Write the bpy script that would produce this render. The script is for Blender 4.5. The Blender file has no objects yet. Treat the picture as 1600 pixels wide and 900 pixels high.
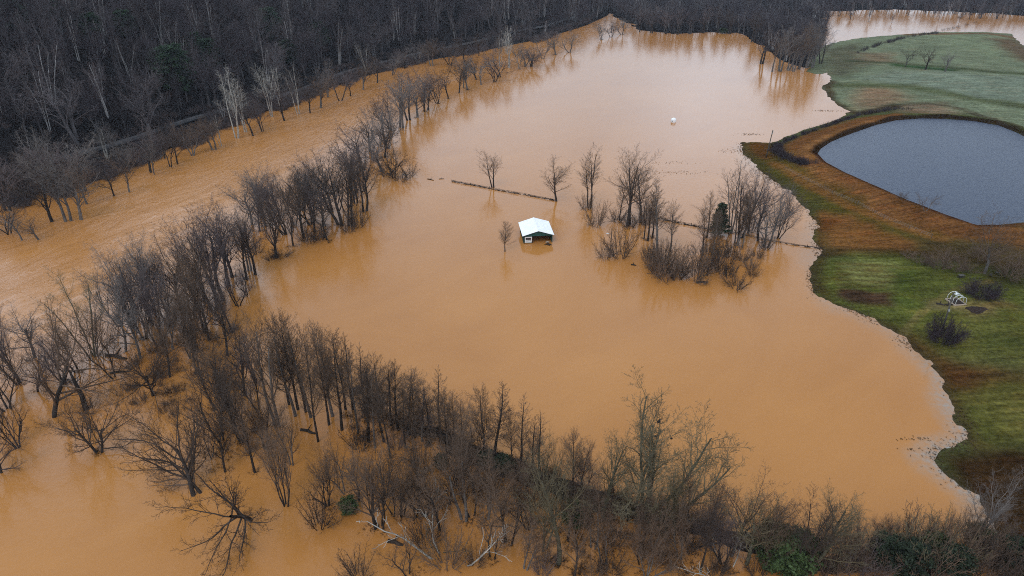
import bpy, math, random
import numpy as np
from mathutils import Matrix, Vector

C = bpy.context.scene.collection
SC = bpy.context.scene
# ------------------------------------------------------------------ camera geometry (metres, water level z = 0)
TH = math.radians(28.0); FOC = 1081.0; HC = 80.0
CT, ST = math.cos(TH), math.sin(TH)

def at(px, py, z=0.0):
    """the place on the level z that the photograph shows at this pixel"""
    a = px - 800.0; b = 450.0 - py
    dy = FOC*CT + b*ST; dz = -FOC*ST + b*CT
    t = (z - HC)/dz
    return Vector((a*t, dy*t, z))

def proj(x, y, z):
    z = z - HC
    F = y*CT - z*ST; U = y*ST + z*CT
    return 800 + FOC*x/F, 450 - FOC*U/F

def height_for(x, y, z, ty):
    """height of a thing standing at x, y, z whose top is seen at picture row ty"""
    b = 450.0 - ty
    zc = (b*y*CT - FOC*y*ST)/(FOC*CT + b*ST)
    return zc + HC - z

def depth_at(x, y, z):
    return y*CT - (z - HC)*ST

def gpoly(pts, z=0.0):
    return np.array([at(px, py, z)[:2] for px, py in pts])

# ------------------------------------------------------------------ small numeric helpers
def hash2(ix, iy, seed):
    n = (ix.astype(np.int64)*374761393 + iy.astype(np.int64)*668265263 + seed*1442695041) & 0x7fffffff
    n = ((n ^ (n >> 13))*1274126177) & 0x7fffffff
    return ((n ^ (n >> 16)) & 0xffff)/65535.0

def vnoise(X, Y, s, seed=0):
    x = X/s; y = Y/s
    ix = np.floor(x); iy = np.floor(y); fx = x-ix; fy = y-iy
    fx = fx*fx*(3-2*fx); fy = fy*fy*(3-2*fy)
    a = hash2(ix, iy, seed); b = hash2(ix+1, iy, seed); c = hash2(ix, iy+1, seed); d = hash2(ix+1, iy+1, seed)
    return (a*(1-fx)+b*fx)*(1-fy) + (c*(1-fx)+d*fx)*fy      # 0..1

def seg_dist(X, Y, a, b):
    vx, vy = b[0]-a[0], b[1]-a[1]
    L = vx*vx+vy*vy+1e-9
    t = np.clip(((X-a[0])*vx+(Y-a[1])*vy)/L, 0, 1)
    return np.hypot(X-a[0]-t*vx, Y-a[1]-t*vy)

def line_dist(X, Y, pts):
    d = np.full(X.shape, 1e9)
    for i in range(len(pts)-1):
        d = np.minimum(d, seg_dist(X, Y, pts[i], pts[i+1]))
    return d

def poly_sd(X, Y, poly):
    """signed distance to a polygon, positive inside"""
    n = len(poly); d = np.full(X.shape, 1e9); inside = np.zeros(X.shape, bool)
    for i in range(n):
        a = poly[i]; b = poly[(i+1) % n]
        d = np.minimum(d, seg_dist(X, Y, a, b))
        if a[1] != b[1]:
            c = ((a[1] > Y) != (b[1] > Y)) & (X < (b[0]-a[0])*(Y-a[1])/(b[1]-a[1]) + a[0])
            inside ^= c
    return np.where(inside, d, -d)

def sstep(x, a, b):
    t = np.clip((x-a)/(b-a), 0, 1)
    return t*t*(3-2*t)

# ------------------------------------------------------------------ outlines on the ground
LAND = gpoly([(1262, 112), (1278, 78), (1300, 68), (1330, 61), (1370, 57), (1420, 53), (1465, 50), (1540, 50), (1580, 53), (1585, 60), (1600, 72),
              (1660, 95), (1900, 130), (1900, 900), (1700, 1000), (1600, 885), (1560, 838), (1550, 802), (1530, 778), (1502, 756),
              (1478, 734), (1462, 715), (1472, 704), (1500, 695), (1520, 689), (1510, 672), (1500, 655), (1492, 625), (1476, 592), (1450, 566),
              (1422, 541), (1390, 511), (1342, 487), (1300, 476), (1273, 461), (1270, 432), (1277, 402), (1285, 391), (1272, 378),
              (1274, 345), (1260, 321), (1235, 299), (1200, 276), (1174, 253), (1158, 231), (1162, 222), (1182, 221), (1204, 223),
              (1216, 221), (1252, 206), (1290, 194), (1314, 186), (1328, 174), (1312, 165), (1296, 151), (1285, 138), (1300, 124), (1292, 114), (1276, 116)])
ZP = 2.5
POND = gpoly([(1278, 240), (1283, 232), (1300, 221), (1330, 209), (1370, 195), (1400, 188), (1440, 185), (1480, 186), (1520, 189),
              (1560, 196), (1590, 208), (1640, 235), (1720, 300), (1700, 352), (1640, 352), (1605, 347), (1560, 351), (1525, 351), (1480, 336), (1420, 313),
              (1370, 291), (1320, 269), (1290, 253)], ZP)
HILL = gpoly([(-400, 440), (-120, 352), (0, 318), (80, 300), (150, 275), (230, 245), (320, 213), (400, 180), (480, 150), (560, 122),
              (650, 98), (750, 80), (850, 60), (915, 40), (950, 24), (960, 6), (900, -60), (300, -90), (-900, -60), (-1500, 200)])
WOODLAND = gpoly([(952, 22), (1000, 47), (1050, 53), (1110, 50), (1160, 53), (1190, 72), (1225, 97), (1262, 107), (1282, 104),
                  (1280, 78), (1292, 48), (1292, 18), (1400, 15), (1500, 19), (1560, 22), (1640, 28), (1900, 40), (1900, -30), (1400, -70), (960, -70)])
ROADLINE = gpoly([(-300, 395), (-90, 322), (0, 293), (100, 263), (180, 238), (250, 214), (330, 186), (400, 163), (470, 140), (540, 115), (640, 90), (740, 72), (850, 48), (905, 30)], 1.5)
LEVEE = gpoly([(560, 610), (600, 645), (650, 668), (700, 692), (780, 727), (850, 752), (900, 772), (960, 792), (1050, 806), (1150, 846), (1300, 886), (1450, 880), (1560, 862)])

def terrain(X, Y, parts=False):
    X = np.asarray(X, float); Y = np.asarray(Y, float)
    n1 = vnoise(X, Y, 9.0, 1)-.5; n2 = vnoise(X, Y, 3.1, 2)-.5; n3 = vnoise(X, Y, 1.3, 3)-.5; nb = vnoise(X, Y, 40., 4)-.5
    sr = poly_sd(X, Y, LAND) + n2*1.1 + n3*.5 + n1*1.6
    sh = poly_sd(X, Y, HILL); sw = poly_sd(X, Y, WOODLAND)
    # the fields to the right, rising gently from the waterline
    hr = np.where(sr > 0, .05 + .055*np.minimum(sr, 26) + .018*np.clip(sr-26, 0, 120), .06*sr)
    hr = hr + (n1*.5 + nb*.8)*sstep(sr, 2, 20) + n3*.05 + n2*.08
    dp = poly_sd(X, Y, POND)
    out = -dp
    bank = np.where(out < 3.0, ZP + .36*out, ZP + 1.05 - .24*np.clip(out-5.0, 0, 60))
    bank = np.where(out > 30, -9, bank) + n2*.12
    hr = np.where(dp > 0, ZP - .5*np.minimum(dp, 4), np.where(sr > -6, np.maximum(hr, np.minimum(bank, .1 + .45*(sr+6))), hr))
    # wooded hill to the left with a road ledge at its foot
    d = np.clip(sh-9, 0, 1e5)
    fade = 1 - sstep(X, -60, 160)
    hh = np.where(sh > 0, .15 + .2*np.minimum(sh, 7) + .08*n2, .25*sh) + 62*(1-np.exp(-d/85.))*(.25+.75*fade)*(1+.25*nb) + np.where(d > 4, n1*1.6, n1*.2)
    hw = np.where(sw > 0, .12 + .02*np.minimum(sw, 40), .15*sw) + n1*.5 + n2*.25
    lv = line_dist(X, Y, LEVEE)
    hl = .32 - .30*np.maximum(lv-.6, 0) + n2*.7 + n1*.5
    h = np.maximum.reduce([hr, hh, hw, hl, np.full(X.shape, -2.0) + n1*.3])
    far = np.hypot(X, Y)
    h = np.where(far > 1200, h + (far-1200)*.006, h)
    if parts:
        return h, sr, sh, sw, dp, lv
    return h

def ground_z(x, y):
    return float(terrain(np.array([x]), np.array([y]))[0])

def hit(px, py):
    """first place where the line of sight through this pixel meets the ground"""
    d = at(px, py, 0.0) - Vector((0, 0, HC)); t = np.linspace(.2, 1.3, 900)
    X = d.x*t; Y = d.y*t; Z = HC+d.z*t
    k = np.nonzero(Z <= np.maximum(terrain(X, Y), 0))[0][0]
    return Vector((X[k], Y[k], max(Z[k], 0)))

# ------------------------------------------------------------------ materials
def nt(name):
    m = bpy.data.materials.new(name); m.use_nodes = True
    n = m.node_tree.nodes; l = m.node_tree.links
    b = n['Principled BSDF']
    return m, n, l, b

def plain(name, col, rough=.8, var=.25, scale=3.0, metal=0.0, objvar=0.0, bump=0.0):
    m, n, l, b = nt(name)
    tc = n.new('ShaderNodeTexCoord'); no = n.new('ShaderNodeTexNoise'); no.inputs['Scale'].default_value = scale; no.inputs['Detail'].default_value = 5
    l.new(tc.outputs['Object'], no.inputs['Vector'])
    mr = n.new('ShaderNodeMapRange'); mr.inputs[1].default_value = .3; mr.inputs[2].default_value = .7
    mr.inputs[3].default_value = 1-var; mr.inputs[4].default_value = 1+var
    l.new(no.outputs['Fac'], mr.inputs[0])
    val = mr.outputs[0]
    if objvar:
        oi = n.new('ShaderNodeObjectInfo'); m2 = n.new('ShaderNodeMapRange'); m2.inputs[3].default_value = 1-objvar; m2.inputs[4].default_value = 1+objvar
        l.new(oi.outputs['Random'], m2.inputs[0])
        mu = n.new('ShaderNodeMath'); mu.operation = 'MULTIPLY'; l.new(val, mu.inputs[0]); l.new(m2.outputs[0], mu.inputs[1]); val = mu.outputs[0]
    vm = n.new('ShaderNodeVectorMath'); vm.operation = 'SCALE'; vm.inputs[0].default_value = col
    l.new(val, vm.inputs['Scale']); l.new(vm.outputs[0], b.inputs['Base Color'])
    b.inputs['Roughness'].default_value = rough; b.inputs['Metallic'].default_value = metal
    b.inputs['Specular IOR Level'].default_value = .25
    if bump:
        bp = n.new('ShaderNodeBump'); bp.inputs['Strength'].default_value = bump; l.new(no.outputs['Fac'], bp.inputs['Height']); l.new(bp.outputs[0], b.inputs['Normal'])
    return m

M = {
    'bark_dark': plain('dark wet bark', (.034, .026, .021), .85, .4, 1.5, objvar=.25),
    'bark_grey': plain('grey bark', (.130, .115, .103), .85, .4, 1.5, objvar=.25),
    'bark_forest': plain('dim grey bark', (.070, .063, .064), .85, .4, 1.5, objvar=.4),
    'bark_birch': plain('pale woodland bark', (.36, .35, .34), .85, .35, 1.2, objvar=.4),
    'bark_pale': plain('pale sycamore bark', (.36, .34, .30), .8, .35, 1.2, objvar=.15),
    'bark_green': plain('mossy bark', (.105, .098, .062), .85, .4, 1.5, objvar=.2),
    'twig_dark': plain('dark brown twigs', (.066, .046, .034), .9, .3, .4, objvar=.25),
    'twig_brown': plain('brown twigs', (.130, .086, .058), .9, .3, .4, objvar=.25),
    'twig_purple': plain('purple grey twigs', (.105, .080, .076), .9, .3, .4, objvar=.25),
    'twig_grey': plain('grey twigs', (.160, .138, .124), .9, .3, .4, objvar=.2),
    'twig_olive': plain('lichen covered twigs', (.150, .122, .070), .9, .3, .4, objvar=.2),
    'twig_forest': plain('forest twigs', (.085, .076, .088), .9, .4, .05, objvar=.3),
    'needle': plain('cedar needles', (.024, .036, .018), .8, .4, .8, objvar=.25),
    'pine_green': plain('pine needles', (.028, .058, .026), .8, .4, .8, objvar=.3),
    'leaf_green': plain('evergreen leaves', (.045, .070, .022), .7, .4, .8, objvar=.25),
    'roof_white': plain('white painted roof metal', (.92, .93, .94), .4, .04, .6),
    'shed_green': plain('dark green shed siding', (.014, .060, .048), .5, .15, 1.2),
    'shed_trim': plain('teal trim', (.020, .085, .074), .5, .15, 1.5),
    'white_paint': plain('white paint', (.78, .78, .76), .5, .08, 2.),
    'dark_wood': plain('dark weathered wood', (.045, .035, .028), .85, .3, 2.),
    'grey_wood': plain('grey pole wood', (.085, .078, .066), .85, .3, 2.),
    'tank_white': plain('white tank plastic', (.85, .86, .86), .4, .05, 1.),
    'metal_grey': plain('grey metal', (.35, .36, .36), .45, .15, 2.),
    'lamp_glass': plain('lamp cover', (.7, .76, .76), .3, .05, 2.),
    'pipe_white': plain('white hoop pipe', (.72, .74, .72), .5, .08, 2.),
    'tan_board': plain('tan timber edging', (.42, .33, .25), .8, .2, 2.),
    'soil': plain('dark turned soil', (.030, .018, .013), .95, .4, 1.5, bump=.6),
    'bramble': plain('dark bramble stems', (.042, .029, .033), .9, .45, .5),
    'debris': plain('drifted dark debris', (.030, .022, .017), .95, .5, .6),
    'drygrass': plain('dead grass', (.085, .055, .026), .95, .4, .2),
    'feather': plain('black feathers', (.012, .012, .013), .6, .2, 9.),
    'asphalt': plain('worn road surface', (.062, .060, .062), .9, .3, .5),
    'concrete': plain('pale concrete', (.22, .215, .205), .9, .25, .5),
}

def forest_material():
    m, n, l, b = nt('forest twigs')
    oi = n.new('ShaderNodeObjectInfo'); geo = n.new('ShaderNodeNewGeometry'); no = n.new('ShaderNodeTexNoise'); no.inputs['Scale'].default_value = .018; no.inputs['Detail'].default_value = 3
    l.new(geo.outputs['Position'], no.inputs['Vector'])
    ad = n.new('ShaderNodeMath'); ad.operation = 'MULTIPLY_ADD'; ad.inputs[1].default_value = .55; l.new(oi.outputs['Random'], ad.inputs[0]); 
    mr = n.new('ShaderNodeMapRange'); mr.inputs[1].default_value = .35; mr.inputs[2].default_value = .65; mr.inputs[3].default_value = 0; mr.inputs[4].default_value = .45; l.new(no.outputs['Fac'], mr.inputs[0]); l.new(mr.outputs[0], ad.inputs[2])
    cr = n.new('ShaderNodeValToRGB'); e = cr.color_ramp.elements
    e[0].position = 0; e[0].color = (.018, .015, .020, 1); e[1].position = 1; e[1].color = (.165, .145, .150, 1)
    for q, c in ((.3, (.042, .032, .036, 1)), (.55, (.072, .058, .064, 1)), (.78, (.102, .085, .084, 1))):
        k = e.new(q); k.color = c
    l.new(ad.outputs[0], cr.inputs[0]); l.new(cr.outputs[0], b.inputs['Base Color']); b.inputs['Roughness'].default_value = .9; b.inputs['Specular IOR Level'].default_value = .2
    return m
M['twig_forest'] = forest_material()

def ground_material():
    m, n, l, b = nt('ground cover')
    at_ = n.new('ShaderNodeAttribute'); at_.attribute_name = 'cover'
    geo = n.new('ShaderNodeNewGeometry')
    def noise(scale, sx=1., sy=1., rot=0., det=6, rough=.65):
        mp = n.new('ShaderNodeMapping'); mp.inputs['Scale'].default_value = (sx, sy, 1); mp.inputs['Rotation'].default_value = (0, 0, rot)
        no = n.new('ShaderNodeTexNoise'); no.inputs['Scale'].default_value = scale; no.inputs['Detail'].default_value = det; no.inputs['Roughness'].default_value = rough
        l.new(geo.outputs['Position'], mp.inputs[0]); l.new(mp.outputs[0], no.inputs['Vector'])
        return no.outputs['Fac']
    def rng(v, lo, hi, a=.25, c=.75):
        mr = n.new('ShaderNodeMapRange'); mr.inputs[1].default_value = a; mr.inputs[2].default_value = c; mr.inputs[3].default_value = lo; mr.inputs[4].default_value = hi
        l.new(v, mr.inputs[0]); return mr.outputs[0]
    def mul(a, c):
        mu = n.new('ShaderNodeMath'); mu.operation = 'MULTIPLY'; l.new(a, mu.inputs[0]); l.new(c, mu.inputs[1]); return mu.outputs[0]
    streak = noise(.5, .16, 1.6, -.25)
    fine = noise(1.1)
    broad = noise(.07)
    v = mul(mul(rng(streak, .48, 1.55), rng(fine, .4, 1.6)), rng(broad, .65, 1.35))
    sc = n.new('ShaderNodeVectorMath'); sc.operation = 'SCALE'; l.new(at_.outputs['Color'], sc.inputs[0]); l.new(v, sc.inputs['Scale'])
    # patches of dead straw in the grass
    mx = n.new('ShaderNodeMix'); mx.data_type = 'RGBA'; mx.blend_type = 'MIX'
    st = noise(.28, .5, 1., .4)
    l.new(rng(st, 0., .5, .5, .75), mx.inputs['Factor']); l.new(sc.outputs[0], mx.inputs['A'])
    tint = n.new('ShaderNodeVectorMath'); tint.operation = 'MULTIPLY'; tint.inputs[1].default_value = (1.35, .88, .75); l.new(sc.outputs[0], tint.inputs[0])
    l.new(tint.outputs[0], mx.inputs['B'])
    l.new(mx.outputs['Result'], b.inputs['Base Color'])
    b.inputs['Roughness'].default_value = 1; b.inputs['Specular IOR Level'].default_value = 0
    bp = n.new('ShaderNodeBump'); bp.inputs['Strength'].default_value = .8; bp.inputs['Distance'].default_value = .5
    l.new(fine, bp.inputs['Height']); l.new(bp.outputs[0], b.inputs['Normal'])
    return m

def water_material():
    m, n, l, b = nt('muddy flood water')
    geo = n.new('ShaderNodeNewGeometry')
    a = n.new('ShaderNodeAttribute'); a.attribute_name = 'water_mix'      # R flowing river, G pale grey shallow edge
    sep = n.new('ShaderNodeSeparateColor'); l.new(a.outputs['Color'], sep.inputs[0])
    def noise(scale, sx=1., sy=1., rot=0., det=4, rough=.6, dist=0.):
        mp = n.new('ShaderNodeMapping'); mp.vector_type = 'TEXTURE'; mp.inputs['Scale'].default_value = (1/sx, 1/sy, 1); mp.inputs['Rotation'].default_value = (0, 0, rot)
        no = n.new('ShaderNodeTexNoise'); no.inputs['Scale'].default_value = scale; no.inputs['Detail'].default_value = det; no.inputs['Roughness'].default_value = rough; no.inputs['Distortion'].default_value = dist
        l.new(geo.outputs['Position'], mp.inputs[0]); l.new(mp.outputs[0], no.inputs['Vector'])
        return no.outputs['Fac']
    def rng(v, lo, hi, a=.3, c=.7):
        mr = n.new('ShaderNodeMapRange'); mr.inputs[1].default_value = a; mr.inputs[2].default_value = c; mr.inputs[3].default_value = lo; mr.inputs[4].default_value = hi
        l.new(v, mr.inputs[0]); return mr.outputs[0]
    def math_(op, x, y):
        mu = n.new('ShaderNodeMath'); mu.operation = op
        for i, q in enumerate((x, y)):
            if isinstance(q, (int, float)): mu.inputs[i].default_value = q
            else: l.new(q, mu.inputs[i])
        return mu.outputs[0]
    RIV = math.radians(72)
    silt = noise(.012, det=5); silt2 = noise(.045, .4, 1., RIV-.5, det=7, rough=.68, dist=1.2)
    base = n.new('ShaderNodeMix'); base.data_type = 'RGBA'
    base.inputs['A'].default_value = (.375, .154, .036, 1); base.inputs['B'].default_value = (.480, .214, .058, 1)
    f = math_('ADD', math_('MULTIPLY', rng(silt, 0, 1), .6), math_('MULTIPLY', rng(silt2, 0, 1), .4))
    l.new(f, base.inputs['Factor'])
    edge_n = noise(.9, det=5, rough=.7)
    fringe = math_('MULTIPLY', sep.outputs['Green'], rng(edge_n, .1, 1.15))
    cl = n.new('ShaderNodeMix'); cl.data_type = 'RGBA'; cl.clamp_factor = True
    cl.inputs['B'].default_value = (.27, .275, .255, 1)  # pale grey mixed into the brown along the shore
    l.new(base.outputs['Result'], cl.inputs['A']); l.new(fringe, cl.inputs['Factor'])
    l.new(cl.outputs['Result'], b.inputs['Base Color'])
    b.inputs['IOR'].default_value = 1.33; b.inputs['Specular IOR Level'].default_value = .5
    rr = n.new('ShaderNodeMapRange'); rr.inputs[3].default_value = .10; rr.inputs[4].default_value = .09
    l.new(sep.outputs['Red'], rr.inputs[0]); l.new(rr.outputs[0], b.inputs['Roughness'])
    still = noise(.9, det=3); flow = noise(.16, .38, 1.0, RIV, det=7, rough=.66, dist=1.6)
    h = math_('ADD', math_('MULTIPLY', still, .05), math_('MULTIPLY', math_('MULTIPLY', flow, .8), sep.outputs['Red']))
    wind = noise(.018, .5, 1., .5, det=4, rough=.6, dist=1.)
    bp = n.new('ShaderNodeBump'); bp.inputs['Distance'].default_value = 1.0; l.new(rng(wind, .2, .9), bp.inputs['Strength'])
    l.new(h, bp.inputs['Height']); l.new(bp.outputs[0], b.inputs['Normal'])
    return m

def pond_material():
    m, n, l, b = nt('dark pond water')
    geo = n.new('ShaderNodeNewGeometry'); no = n.new('ShaderNodeTexNoise'); no.inputs['Scale'].default_value = 1.6; no.inputs['Detail'].default_value = 4
    l.new(geo.outputs['Position'], no.inputs['Vector'])
    bp = n.new('ShaderNodeBump'); bp.inputs['Strength'].default_value = .6; bp.inputs['Distance'].default_value = .3
    l.new(no.outputs['Fac'], bp.inputs['Height']); l.new(bp.outputs[0], b.inputs['Normal'])
    b.inputs['Base Color'].default_value = (.018, .030, .062, 1); b.inputs['Roughness'].default_value = .14; b.inputs['Specular IOR Level'].default_value = .33; b.inputs['IOR'].default_value = 1.33
    return m

# ------------------------------------------------------------------ object helpers
def tag(o, label=None, cat=None, group=None, kind=None):
    if label: o['label'] = label
    if cat: o['category'] = cat
    if group: o['group'] = group
    if kind: o['kind'] = kind
    return o

def empty(name, loc=(0, 0, 0), rz=0.0):
    o = bpy.data.objects.new(name, None); C.objects.link(o)
    o.location = loc; o.rotation_euler = (0, 0, rz); o.empty_display_size = .5
    return o

def np_mesh(name, V, F, smooth=True):
    """V (n,3); F list of (k,) index arrays all quads as (m,4)"""
    me = bpy.data.meshes.new(name)
    V = np.ascontiguousarray(V, np.float32); F = np.ascontiguousarray(F, np.int32)
    me.vertices.add(len(V)); me.vertices.foreach_set('co', V.ravel())
    me.loops.add(F.size); me.loops.foreach_set('vertex_index', F.ravel())
    me.polygons.add(len(F)); me.polygons.foreach_set('loop_start', np.arange(0, F.size, F.shape[1], dtype=np.int32))
    me.update(calc_edges=True)
    if smooth: me.polygons.foreach_set('use_smooth', np.ones(len(F), bool))
    return me

def link(name, me, mat, parent=None):
    o = bpy.data.objects.new(name, me); C.objects.link(o)
    if mat is not None and len(me.materials) == 0: me.materials.append(mat)
    if parent is not None: o.parent = parent
    return o

class MB:
    """collects boxes, prisms and bars into one mesh"""
    def __init__(s): s.v = []; s.f = []
    def add(s, vs, fs):
        k = len(s.v); s.v += [tuple(p) for p in vs]; s.f += [tuple(i+k for i in f) for f in fs]; return s
    def box(s, x0, x1, y0, y1, z0, z1):
        return s.add([(x0, y0, z0), (x1, y0, z0), (x1, y1, z0), (x0, y1, z0), (x0, y0, z1), (x1, y0, z1), (x1, y1, z1), (x0, y1, z1)],
                     [(3, 2, 1, 0), (4, 5, 6, 7), (0, 1, 5, 4), (1, 2, 6, 5), (2, 3, 7, 6), (3, 0, 4, 7)])
    def tube(s, pts, rad, n=8):
        P = [Vector(p) for p in pts]; R = rad if isinstance(rad, (list, tuple)) else [rad]*len(P)
        k0 = len(s.v); ref = Vector((.3, .2, 1)).normalized()
        for i, p in enumerate(P):
            t = (P[min(i+1, len(P)-1)]-P[max(i-1, 0)]).normalized()
            r2 = ref if abs(t.dot(ref)) < .95 else Vector((1, 0, 0))
            u = t.cross(r2).normalized(); v = t.cross(u)
            for j in range(n):
                a = 2*math.pi*j/n; s.v.append(tuple(p + (u*math.cos(a)+v*math.sin(a))*R[i]))
        for i in range(len(P)-1):
            for j in range(n):
                a = k0+i*n+j; b = k0+i*n+(j+1) % n; s.f.append((a, b, b+n, a+n))
        s.f.append(tuple(k0+j for j in range(n))[::-1]); s.f.append(tuple(k0+(len(P)-1)*n+j for j in range(n)))
        return s
    def build(s, name, mat, parent=None, smooth=False):
        me = bpy.data.meshes.new(name); me.from_pydata(s.v, [], s.f); me.update()
        if smooth: me.polygons.foreach_set('use_smooth', np.ones(len(me.polygons), bool))
        return link(name, me, mat, parent)

# ------------------------------------------------------------------ plants: growth
UP = np.array((0., 0., 1.))
def unit(v): return v/(np.linalg.norm(v)+1e-9)

def grow(seed, P):
    """branches as a list of (level, points, radii)"""
    rs = random.Random(seed); out = []
    G = rs.gauss
    def perp(d):
        r = np.array((G(0, 1), G(0, 1), G(0, 1))); return unit(r - d*np.dot(r, d))
    def branch(p, d, L, r, lv, az):
        n = P['seg'][lv]; pts = [p]; rad = [r]; w = P['wob'][lv]; tr = P['trop'][lv]
        dirs = [d]
        for i in range(n):
            d = d + np.array((G(0, w), G(0, w), G(0, w)*.7 + tr)); d = d/math.sqrt(d.dot(d))
            p = p + d*(L/n); pts.append(p); dirs.append(d)
            rad.append(max(r*(1-(1-P['tap'][lv])*(i+1)/n), P['rmin']))
        out.append((lv, np.array(pts), np.array(rad)))
        if lv+1 >= len(P['seg']): return
        nc = P['nch'][lv]
        nc = max(1, int(round(nc*rs.uniform(.8, 1.2)))) if nc > 3 else nc
        if lv >= 1: nc = max(2, int(round(nc*min(1.3, .35+.65*L/(P['Lref'][lv])))))
        t0, t1 = P['t'][lv]
        for j in range(nc):
            t = t0 + (t1-t0)*(j+rs.random())/nc
            k = min(int(t*n), n-1); f = t*n-k
            q = pts[k]*(1-f)+pts[k+1]*f; dd = dirs[min(k+1, n)]
            az += 2.4 + G(0, .5)
            ref = np.cross(dd, UP)
            if np.linalg.norm(ref) < .2: ref = np.cross(dd, np.array((1., 0, 0)))
            u = unit(ref); v = np.cross(dd, u)
            side = u*math.cos(az)+v*math.sin(az)
            a = math.radians(rs.uniform(*P['ang'][lv]))
            nd = unit(dd*math.cos(a)+side*math.sin(a))
            sh = P['shape'][lv](t)
            cl = P['len'][lv]*(L if lv else P['H'])*sh*rs.uniform(.7, 1.2)
            cr = max(min(rad[k]*P['rr'][lv]*min(1., .55+.45*sh), rad[k]*.9), P['rmin'])
            branch(q, nd, cl, cr, lv+1, rs.uniform(0, 6.3))
    for s in range(P.get('stems', 1)):
        ln = math.radians(rs.uniform(*P.get('slean', (0, 4)))); az = s*2.4+rs.uniform(0, 1.2) if P.get('stems', 1) > 1 else rs.uniform(0, 6.3)
        d = np.array((math.sin(ln)*math.cos(az), math.sin(ln)*math.sin(az), math.cos(ln)))
        sp = P.get('spread', 0.)
        b0 = np.array((math.cos(az)*sp, math.sin(az)*sp, -.6 if P['H'] > 8 else -.2))
        branch(b0, d, P['L0']*P['H']*rs.uniform(.82, 1.1), P['r0']*rs.uniform(.8, 1.1), 0, rs.uniform(0, 6.3))
    return out

def tube_mesh(br, sides):
    """(V, F) for branches; sides per level"""
    groups = {}
    for lv, p, r in br:
        groups.setdefault((len(p), sides[lv]), []).append((p, r))
    Vs = []; Fs = []; off = 0
    for (k, s), lst in groups.items():
        P = np.array([a for a, _ in lst]); R = np.array([b for _, b in lst])
        T = np.gradient(P, axis=1); T /= (np.linalg.norm(T, axis=2, keepdims=True)+1e-9)
        ref = np.array((.31, .47, .2)); ref = np.broadcast_to(ref, T.shape)
        u = np.cross(T, ref); u /= (np.linalg.norm(u, axis=2, keepdims=True)+1e-9); v = np.cross(T, u)
        ns = max(s, 2)
        ang = np.arange(ns)*2*math.pi/ns
        V = P[:, :, None, :] + R[:, :, None, None]*(np.cos(ang)[None, None, :, None]*u[:, :, None, :] + np.sin(ang)[None, None, :, None]*v[:, :, None, :])
        N = len(lst); V = V.reshape(-1, 3)
        idx = np.arange(N*k*ns).reshape(N, k, ns)
        if s == 2:
            F = np.stack([idx[:, :-1, 0], idx[:, :-1, 1], idx[:, 1:, 1], idx[:, 1:, 0]], -1).reshape(-1, 4)
        else:
            nx = np.roll(idx, -1, axis=2)
            F = np.stack([idx[:, :-1], nx[:, :-1], nx[:, 1:], idx[:, 1:]], -1).reshape(-1, 4)
        Vs.append(V); Fs.append(F+off); off += len(V)
    return np.concatenate(Vs), np.concatenate(Fs)

one = lambda t: 1.0
fall = lambda t: 1.05-.6*t
def oval(t): return max(.16, (1-((t-.38)/.72)**2))
def cone(t): return max(.12, 1.08-.95*t)

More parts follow.
